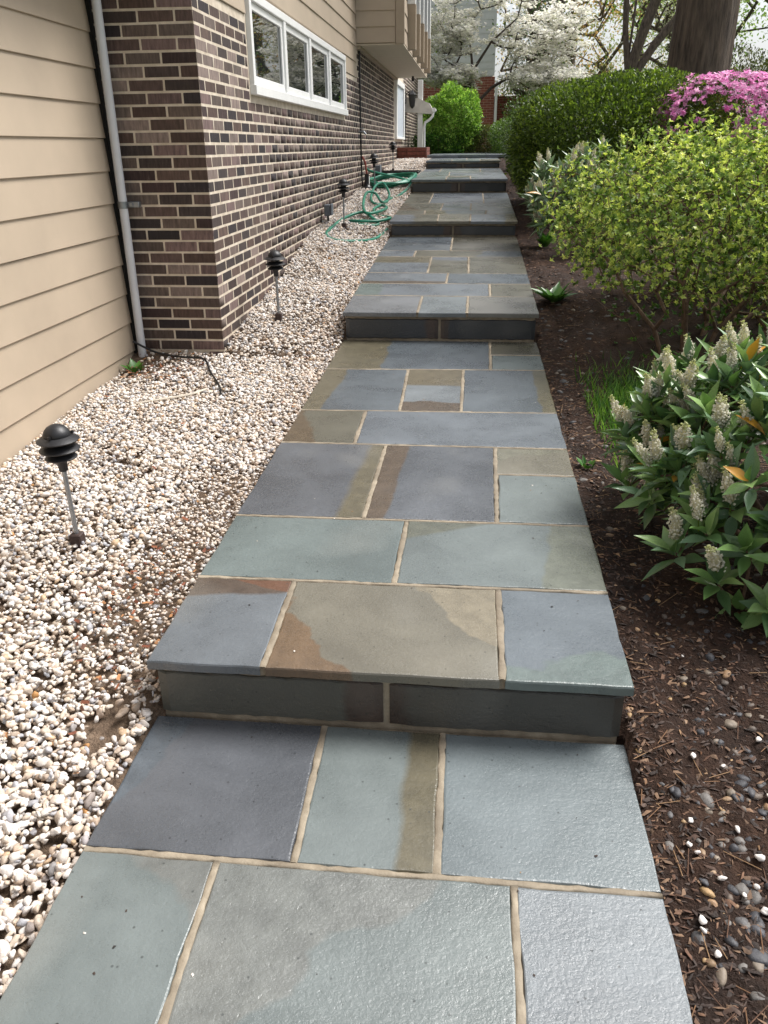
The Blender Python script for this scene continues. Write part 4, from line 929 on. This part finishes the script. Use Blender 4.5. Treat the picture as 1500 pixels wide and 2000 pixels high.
# --- big azalea bush, yellow green, airy
def big_bush():
    r = np.random.default_rng(17); t = thing('azalea_bush', 'big airy yellow green azalea bush with bare lower branches, right of path', 'bush')
    cen, radii = np.array((1.93, 5.35, 1.02)), np.array((1.22, 1.05, .53))
    P, O = shell_pts(r, 3000, cen, radii, 2.5, .5, .08, .40, 5, 1.7)
    k = ~((P[:, 2] < .72) & (P[:, 0] > 1.1) & (P[:, 0] < 1.9) & (r.random(len(P)) < .55)); P, O = P[k], O[k]
    base = [[(1.5+dx, 4.95+dy, .26), (1.5+dx*1.6, 4.97+dy*1.6, .45), (1.5+dx*3.2, 5.0+dy*3, .66)] for dx, dy in ((-.12, 0), (0, .05), (.1, -.02), (.2, .08), (-.03, -.1), (.3, .02), (-.2, .1), (.12, .18))]
    PI_, _ = shell_pts(r, 700, cen, radii*.8, 2.5, .1, .08, .42, 6, 1.1)
    N, par, R, tips = skeleton(r, base, np.concatenate([P, PI_]), .10, .22, .18, .0015, .02, .38)
    V, F = tubes(N, par, R, 5); ob('branches', mkmesh('branches', V, F, TWIG), t)
    dirs = unit(O*.8+np.array([0, 0, .55])+r.normal(size=O.shape)*.35)
    new = r.random(len(P)) < .42+.25*np.clip((P[:, 2]-.9)/.5, 0, 1)
    c = np.where(new[:, None], CL((220, 230, 126), (206, 220, 112), (232, 236, 156))[r.integers(3, size=len(P))], CL((92, 122, 48), (76, 106, 42), (110, 138, 56))[r.integers(3, size=len(P))])
    L1 = whorls(r, P, dirs, 7, .031, .0135, c, 1.0)
    P2 = P[r.integers(len(P), size=11500)]+r.normal(size=(11500, 3))*.06; P2 = P2[r.random(len(P2)) < np.clip((P2[:, 2]-.45)/.4, .12, 1)]
    L2 = whorls(r, P2, unit(r.normal(size=P2.shape)+np.array([0, 0, .6])), 5, .028, .013, CL((126, 150, 80), (150, 174, 92), (102, 126, 68), (184, 202, 106), (212, 222, 128)), 1.1)
    i = r.integers(len(N), size=4000); P3 = N[i]; L3 = whorls(r, P3[P3[:, 2] > .5], unit(r.normal(size=(int((P3[:, 2] > .5).sum()), 3))+np.array([0, 0, .5])), 3, .028, .012, CL((76, 104, 44), (98, 126, 54)), 1.2)
    V, F, C = joinm([L1, L2, L3]); ob('foliage', mkmesh('foliage', V, F, LEAF, C, True), t, kind='stuff')
    # suckers low on the ground
    Q = np.stack([r.uniform(1.1, 2.2, 160), r.uniform(4.8, 5.8, 160), r.uniform(.3, .55, 160)], -1); V, F, C = whorls(r, Q, unit(r.normal(size=Q.shape)*.5+np.array([0, 0, 1.])), 4, .035, .017, CL((60, 96, 40), (74, 108, 46)), 1.1)
    ob('low_shoots', mkmesh('low_shoots', V, F, LEAF, C, True), t, kind='stuff')
big_bush()
# --- clipped dark hedge, pink azalea, further shrubs
shrub('clipped_shrub', 'large clipped dark green shrub behind the yellow green bush', (1.80, 10.1, 1.42), (1.22, 1.2, .70), 76000, .042, .023, CL((80, 102, 42), (104, 128, 50), (60, 80, 36), (138, 160, 66), (88, 110, 44)), 23, 2.8, .62, .06)
def pink(label, cen, radii, seed, nf):
    t = shrub('pink_azalea', label, cen, radii, 7000, .035, .014, CL((54, 74, 34), (74, 96, 40)), seed, 2.2, .6, .12, cat='azalea')
    r = np.random.default_rng(seed+1); P, O = shell_pts(r, nf, cen, np.array(radii)*1.04, 2.2, .86, .12, cen[2]-.28, seed); k = fnoise(P[:, 0]*6, P[:, 2]*7+P[:, 1]*4, seed) > -.35; P, O = P[k], O[k]
    V, F, C = whorls(r, P, unit(O+np.array([0, -.25, .35])+r.normal(size=O.shape)*.3), 5, .042, .026, CL((240, 166, 216), (246, 184, 226), (232, 148, 206), (250, 200, 232)), 1.5, .1)
    ob('blossoms', mkmesh('blossoms', V, F, PETAL, C, True), t, kind='stuff')
pink('pink flowering azalea beside the dark clipped shrub, under the big trunk', (2.72, 9.3, 1.62), (.72, .55, .42), 51, 2600)
shrub('round_shrub', 'bright yellow green rounded shrub past the far end of the path', (-.36, 21.0, 1.90), (.68, .60, .74), 22000, .065, .03, CL((124, 166, 66), (152, 192, 84), (92, 134, 52), (174, 206, 104)), 61, 2.3, .6, .2)
shrub('low_shrub', 'low brownish green shrub just beyond the top landing', (.22, 20.9, 1.48), (.6, .3, .42), 7000, .055, .024, CL((84, 96, 48), (108, 112, 58), (66, 78, 40)), 62, 2.2, .5, .2)
shrub('low_shrub', 'dark leafy low shrub left beyond the top landing, under the bright round one', (-.68, 20.6, 1.42), (.6, .3, .34), 6000, .06, .026, CL((52, 92, 36), (70, 112, 42), (92, 128, 52)), 63, 2.2, .5, .2)
shrub('low_shrub', 'mid green mounded shrub right of the top landing', (1.15, 19.6, 1.55), (.65, .7, .52), 9000, .05, .022, CL((62, 92, 36), (86, 116, 44), (112, 140, 56)), 64, 2.2, .55, .18)
shrub('low_shrub', 'broad dim evergreen shrub behind the pink azalea', (4.2, 14.2, 1.75), (1.6, 1.2, .95), 14000, .05, .022, CL((72, 80, 42), (92, 96, 54), (58, 66, 36)), 65, 2.3, .6, .15)
shrub('low_shrub', 'shaded shrub filling the gap behind the clipped dark one', (1.5, 14.5, 1.6), (.9, .9, .6), 9000, .045, .02, CL((60, 84, 36), (82, 104, 44)), 66, 2.3, .6, .15)
# --- hostas and ferny plants along the path edge
def hosta(label, x, y, n, L, W, seed, cols, up=.55):
    r = np.random.default_rng(seed); t = thing('hosta_plant', label, 'plant', (x, y, float(gz(x, y))-.005)); lf = [laurel_leaf(r)[0] for _ in range(2)]
    for k in range(n):
        a = k*2.4+r.uniform(-.3, .3); u = r.uniform(.25, 1.); d = unit(np.array([cos(a)*u, sin(a)*u, up*r.uniform(.6, 1.5)])); nn = unit(np.array([-cos(a)*.3, -sin(a)*.3, 1.])+r.normal(size=3)*.15); xx = unit(np.cross(d, nn)); z = np.cross(xx, d); l_ = L*r.uniform(.6, 1.15)
        o = ob('leaf', lf[k % 2], t); o.matrix_local = mat3(xx, d, z, (.02*cos(a), .02*sin(a), .0), (W*r.uniform(.8, 1.2), l_, l_)); o.color = (*np.clip(cols[r.integers(len(cols))]*r.uniform(.8, 1.2), 0, 1), 1)
HG = CL((74, 122, 48), (92, 142, 56), (60, 104, 42))
hosta('small bright green hosta by the path under the yellow green bush', .80, 5.95, 26, .17, .06, 71, HG, .5)
hosta('leafy green plant in the mulch beside the third tread', .90, 8.15, 22, .17, .07, 72, HG, .8)
hosta('broad ferny green plant beside the upper steps', 1.02, 12.3, 34, .36, .06, 73, CL((58, 96, 38), (78, 118, 46), (96, 134, 52)), .8)
hosta('dark green tuft right of the last step', 1.05, 15.0, 34, .42, .06, 74, CL((54, 88, 36), (72, 108, 42)), .8)
hosta('tiny green seedling at the path edge beside the lower terrace', .735, 3.35, 9, .05, .022, 75, HG, 1.)
hosta('green weed in the corner beside the drain pipe', -1.86, 4.70, 8, .09, .05, 76, HG, .8)
# --- grass patch
def grass(n, seed):
    r = np.random.default_rng(seed); x = r.normal(1.13, .17, n); y = r.normal(4.0, .3, n); k = (x > .82) & (x < 1.6); x, y = x[k], y[k]; n = len(x); z = gz(x, y)
    a = r.uniform(0, 6.3, n); d = np.stack([np.cos(a)*.35, np.sin(a)*.35, np.ones(n)], -1); nn = np.stack([np.cos(a+1.), np.sin(a+1.), np.zeros(n)], -1)
    tv = [(-.5, 0, 0), (.5, 0, 0), (.4, .5, .06), (-.4, .5, .06), (0, 1, .28)]; tf = [(0, 1, 2), (0, 2, 3), (3, 2, 4)]
    l = r.uniform(.04, .11, n); c = CL((70, 112, 42), (96, 138, 54), (56, 92, 36), (120, 156, 70))[r.integers(4, size=n)]*r.uniform(.8, 1.2, (n, 1))
    return scatter(tv, tf, np.stack([x, y, z], -1), frames(d, nn), np.stack([np.full(n, .006), l, l], -1), np.clip(c, 0, 1))
V, F, C = grass(4200, 9); ob('grass', mkmesh('grass', V, F, LEAF, C), kind='stuff', label='patch of short green grass between the mulch and the laurel', cat='grass')

# ------------------------------------------------------------------ trees
def tree(name, label, base, crown, nt, leafspec, seed, r_tip=.012, r_max=.3, step=.5, bark=None, zmin=None, flat=1., blossoms=None, pull=.2, cat='tree', wob=.2, exp_=.5, group=None, inner=.25):
    """base: trunk polylines; crown: list of (centre, radii)"""
    r = np.random.default_rng(seed); t = thing(name, label, cat, (0, 0, 0), group); T = []
    for cen, radii in crown:
        P, _ = shell_pts(r, max(6, nt//len(crown)), cen, radii, 2.2, inner, .15, zmin, seed, 1.3); T.append(P)
    T = np.concatenate(T); N, par, R, tips = skeleton(r, base, T, step, wob, pull, r_tip, r_max, exp_)
    V, F = tubes(N, par, R, 8); ob('trunk', mkmesh('trunk', V, F, bark or BARK, None, True), t)
    n, l, w_, cols, sp = leafspec
    i = tips[r.integers(len(tips), size=n)]; P = N[i]+r.normal(size=(n, 3))*np.array([sp, sp, sp*flat]); O = unit(r.normal(size=(n, 3)))
    if n: V, F, C = leaves(r, P, O, l, w_, cols, .5, .1, True); ob('crown', mkmesh('crown', V, F, LEAF, C, True), t, kind='stuff')
    if blossoms:
        n, l, w_, cols, sp = blossoms; i = r.integers(len(N), size=n); i = i[R[i] < .03]; n = len(i)
        P = N[i]+r.normal(size=(n, 3))*np.array([sp, sp, sp*.35])+np.array([0, 0, .04]); V, F, C = whorls(r, P, unit(np.array([0, 0, 1.])+r.normal(size=(n, 3))*.28), 4, l, w_, cols, 2.6, .08)
        ob('blossoms', mkmesh('blossoms', V, F, PETAL, C, True), t, kind='stuff')
    return t
# dogwood
KD = lambda x, y, z: (CX+(x-CX)*1.14, y*1.14, CH+(z-CH)*1.14)
tree('dogwood_tree', 'white flowering dogwood with dark trunk beyond the path end', [[KD(*q) for q in pl] for pl in [[(.16, 22.0, 1.2), (.14, 22., 2.0), (.10, 22, 2.7), (.02, 22.05, 3.5), (-.05, 22.1, 4.3)], [(.14, 22, 2.35), (.55, 22.2, 2.75), (1.0, 22.5, 3.0)], [(.10, 22, 2.75), (-.35, 21.8, 3.1), (-.8, 21.6, 3.05)], [(.08, 22, 3.1), (.5, 22.0, 3.7), (1.1, 22.2, 4.2)]]],
     [(KD(*a), b) for a, b in [((1.7, 22.6, 3.9), (1.5, 1.6, 1.0)), ((-.6, 21.8, 3.9), (1.0, 1.1, .9)), ((.4, 22.2, 5.0), (2.0, 1.8, .9)), ((1.9, 22.4, 2.9), (1.1, 1.3, .35)), ((-.5, 21.9, 2.95), (.9, .9, .25))]], 520, (2600, .06, .03, CL((150, 170, 84), (130, 156, 70)), .15), 81, .0032, .06, .3,
     bark_mat('dark dogwood bark', lin(48, 40, 36), lin(92, 80, 72)), 2.5, .4, (20000, .066, .058, CL((248, 247, 240), (244, 244, 232), (250, 248, 246)), .12), .18, wob=.28)
# big oak trunk
def oak():
    r = np.random.default_rng(90); t = thing('oak_tree', 'massive dark furrowed trunk rising behind the pink azalea', 'tree', (3.12, 12.6, float(gz(3.1, 12.6))))
    n_, mrow = 96, 70; V = []; F = []; ph = r.uniform(0, 6, 12); kk = r.integers(9, 34, 12)
    for i in range(mrow+1):
        z = -.2+9.5*i/mrow; rad_ = .415-.012*z+.22*math.exp(-max(z, 0)/.35)
        for k in range(n_):
            a = 2*pi*k/n_; rg_ = sum(sin(kk[q]*a+ph[q]+z*1.3*sin(q*2.1+1)) for q in range(12))/12
            rr = rad_*(1+.05*abs(rg_)*2.2-.03+.02*sin(3*a+z*.6)); V.append((rr*cos(a)+.02*z, rr*sin(a), z))
    for i in range(mrow):
        for k in range(n_): F.append((i*n_+k, i*n_+(k+1) % n_, (i+1)*n_+(k+1) % n_, (i+1)*n_+k))
    ob('trunk', mkmesh('trunk', V, F, OAKB, None, True), t)
    P, _ = shell_pts(r, 220, (.3, .6, 11.5), (5.0, 5.0, 3.2), 2.2, .3, .15, 7.5, 3, 1.3); N, par, R, tips = skeleton(r, [[(.18, 0, 9.0), (.2, 0, 9.8)], [(.18, 0, 8.9), (1.2, .4, 10.)], [(.18, 0, 8.9), (-.9, .4, 10.)]], P, .7, .2, .2, .02, .3)
    V, F = tubes(N, par, R, 7); ob('limbs', mkmesh('limbs', V, F, OAKB, None, True), t)
    i = tips[r.integers(len(tips), size=1800)]; V, F, C = leaves(r, N[i]+r.normal(size=(1800, 3))*.45, unit(r.normal(size=(1800, 3))), .12, .06, CL((112, 140, 60), (130, 150, 70)), .5, .1, True); ob('crown', mkmesh('crown', V, F, LEAF, C, True), t, kind='stuff')
oak()
# multi stemmed tree
tree('maple_tree', 'grey multi stemmed tree standing behind the dark clipped shrub', [[(4.25, 25, 1.1), (4.25, 25, 2.4), (4.2, 25, 3.6)], [(4.2, 25, 3.3), (4.05, 25., 4.2), (3.95, 25, 5.6), (3.8, 25, 7)], [(4.25, 25, 3.2), (4.45, 24.9, 4.0), (4.75, 24.9, 4.9), (5.3, 24.8, 6.2)], [(4.2, 25, 3.6), (4.25, 25, 4.8), (4.3, 25.2, 6.8)], [(4.3, 25, 3.0), (4.9, 25.2, 3.9), (5.6, 25.4, 4.7)]],
     [((4.4, 25, 7.6), (2.6, 2.2, 2.4)), ((5.9, 25, 6.2), (1.5, 1.3, 1.2))], 230, (2200, .085, .05, CL((178, 176, 84), (196, 160, 96), (150, 168, 80), (206, 178, 120)), .38), 83, .012, .34, .45, None, 3.4, .7, wob=.16, exp_=.52)
BGC = dict(r_tip=.02, r_max=.3, step=.9, flat=.8)
def bgtree(name, label, x, y, h, w_, cols, seed, n=5200, l=.13, zb=2.0, sp=.55, nt=150, low=0.):
    z0 = float(gz(min(x, 8), y))-.2
    tree(name, label, [[(x, y, z0), (x+.1, y, z0+1.4), (x, y+.1, z0+2.6), (x+.15, y, z0+h*.55)]], [((x, y, z0+zb+(h-zb)*.5), (w_, w_*.8, (h-zb)*.5))], nt, (n, l, l*.55, cols, sp), seed, zmin=z0+zb-low, group='trees in the background', **BGC)
bgtree('spring_tree', 'pale green leafing tree just left of the massive trunk', 7.2, 30, 9.5, 3.0, CL((150, 186, 92), (126, 166, 76), (178, 202, 120)), 101, 7500)
bgtree('spring_tree', 'pale green tree right of the massive trunk', 12.2, 29, 9.5, 3.6, CL((150, 180, 96), (120, 152, 74), (172, 194, 118)), 102, 8500)
bgtree('spring_tree', 'orange brown budding tree right of the white dogwood', 3.4, 33, 8.5, 2.6, CL((214, 170, 120), (196, 148, 96), (210, 184, 130), (176, 160, 96)), 103, 6000, .10)
bgtree('evergreen_tree', 'dark evergreen partly hidden behind the dogwood blossoms', 2.1, 30.5, 6.4, 1.1, CL((70, 96, 56), (92, 118, 70)), 104, 3600, .11, .5, .3)
bgtree('spring_tree', 'faint tan tree far behind the multi stemmed one', 7.6, 44, 11, 4.2, CL((206, 178, 130), (190, 190, 130), (168, 180, 110)), 105, 6500, .16)
bgtree('spring_tree', 'small white blossoming tree between multi stemmed tree and massive trunk', 6.0, 27, 5.2, 1.5, CL((236, 236, 224), (222, 228, 204), (180, 196, 140)), 106, 4200, .08, 1.1, .35)
bgtree('spring_tree', 'tall green tree far to the right', 17.5, 38, 13, 5.0, CL((120, 150, 72), (150, 176, 92)), 107, 8000, .17)
bgtree('spring_tree', 'hazy green tree far behind the neighbouring house', -3.5, 48, 13, 5.0, CL((140, 164, 90), (170, 186, 116)), 108, 7000, .17)
shrub('background_hedge', 'long pale shrub row closing the view behind the tree trunks', (7.5, 33, 2.2), (7.5, 1.2, 1.5), 16000, .13, .07, CL((120, 140, 80), (150, 150, 100), (176, 150, 110), (100, 124, 66)), 67, 2.6, .6, .22, cat='hedge')

# ------------------------------------------------------------------ neighbouring house
NH = thing('neighbour_house', 'neighbouring house with red brick below and pale lap siding above', 'house')
m = NB('far red brick'); c = m.coord('Object', (1, 1, 1)); mp = m.n('ShaderNodeMapping'); mp.inputs['Rotation'].default_value = (rad(90), 0, 0); m.l(c, mp.inputs[0]); bt = m.n('ShaderNodeTexBrick'); m.l(mp.outputs[0], bt.inputs['Vector'])
for k_, v_ in (('Scale', 1.), ('Brick Width', .22), ('Row Height', .075), ('Mortar Size', .006)): bt.inputs[k_].default_value = v_
bt.inputs['Color1'].default_value = (*lin(138, 76, 60), 1); bt.inputs['Color2'].default_value = (*lin(118, 64, 52), 1); bt.inputs['Mortar'].default_value = (*lin(168, 140, 120), 1)
RBK = m.fin(bt.outputs['Color'], .85)
g = G(); g.box(-7, .78, 30, 38, .9, 3.52); part('brick_wall', g, RBK, NH)
g = G(); g.box(-7, .70, 30.05, 38, 3.53, 8.0); sw2 = part('siding_wall', g, plain('pale grey siding', lin(206, 206, 204), .6, .04), NH)
for k in range(20): lap_board(sw2, 'x', -7.1, .76, 3.55+.2*k, .2, 30.045, bpy.data.materials['pale grey siding'])
g = G(); g.box(.79, 1.9, 31, 38, .9, 3.0); part('brick_wing', g, RBK, NH)
g = G(); g.tube([(.84, 29.93, 3.4), (.84, 29.93, 1.2)], .045, 8); part('downspout', g, WHITE, NH, True)
g = G(); g.box(-2.05, -1.62, 29.94, 30.03, 4.05, 5.6, .01); part('shutter', g, plain('teal shutter paint', lin(70, 104, 116), .6), NH)
g = G(); g.box(-3.4, -2.1, 29.97, 30.02, 4.05, 5.6); wn = part('window', g, WHITE, NH); g = G(); g.box(-3.3, -2.2, 29.955, 29.968, 4.15, 5.5); part('pane', g, GLASS, wn)
g = G(); g.add([(-7.4, 29.6, 8.0), (1.1, 29.6, 8.0), (1.1, 38.4, 8.0), (-7.4, 38.4, 8.0), (-7.4, 34, 10.4), (1.1, 34, 10.4)], [(0, 1, 5, 4), (2, 3, 4, 5), (0, 4, 3), (1, 2, 5), (0, 3, 2, 1)]); part('roof', g, plain('dark shingle', lin(84, 80, 76), .9), NH)
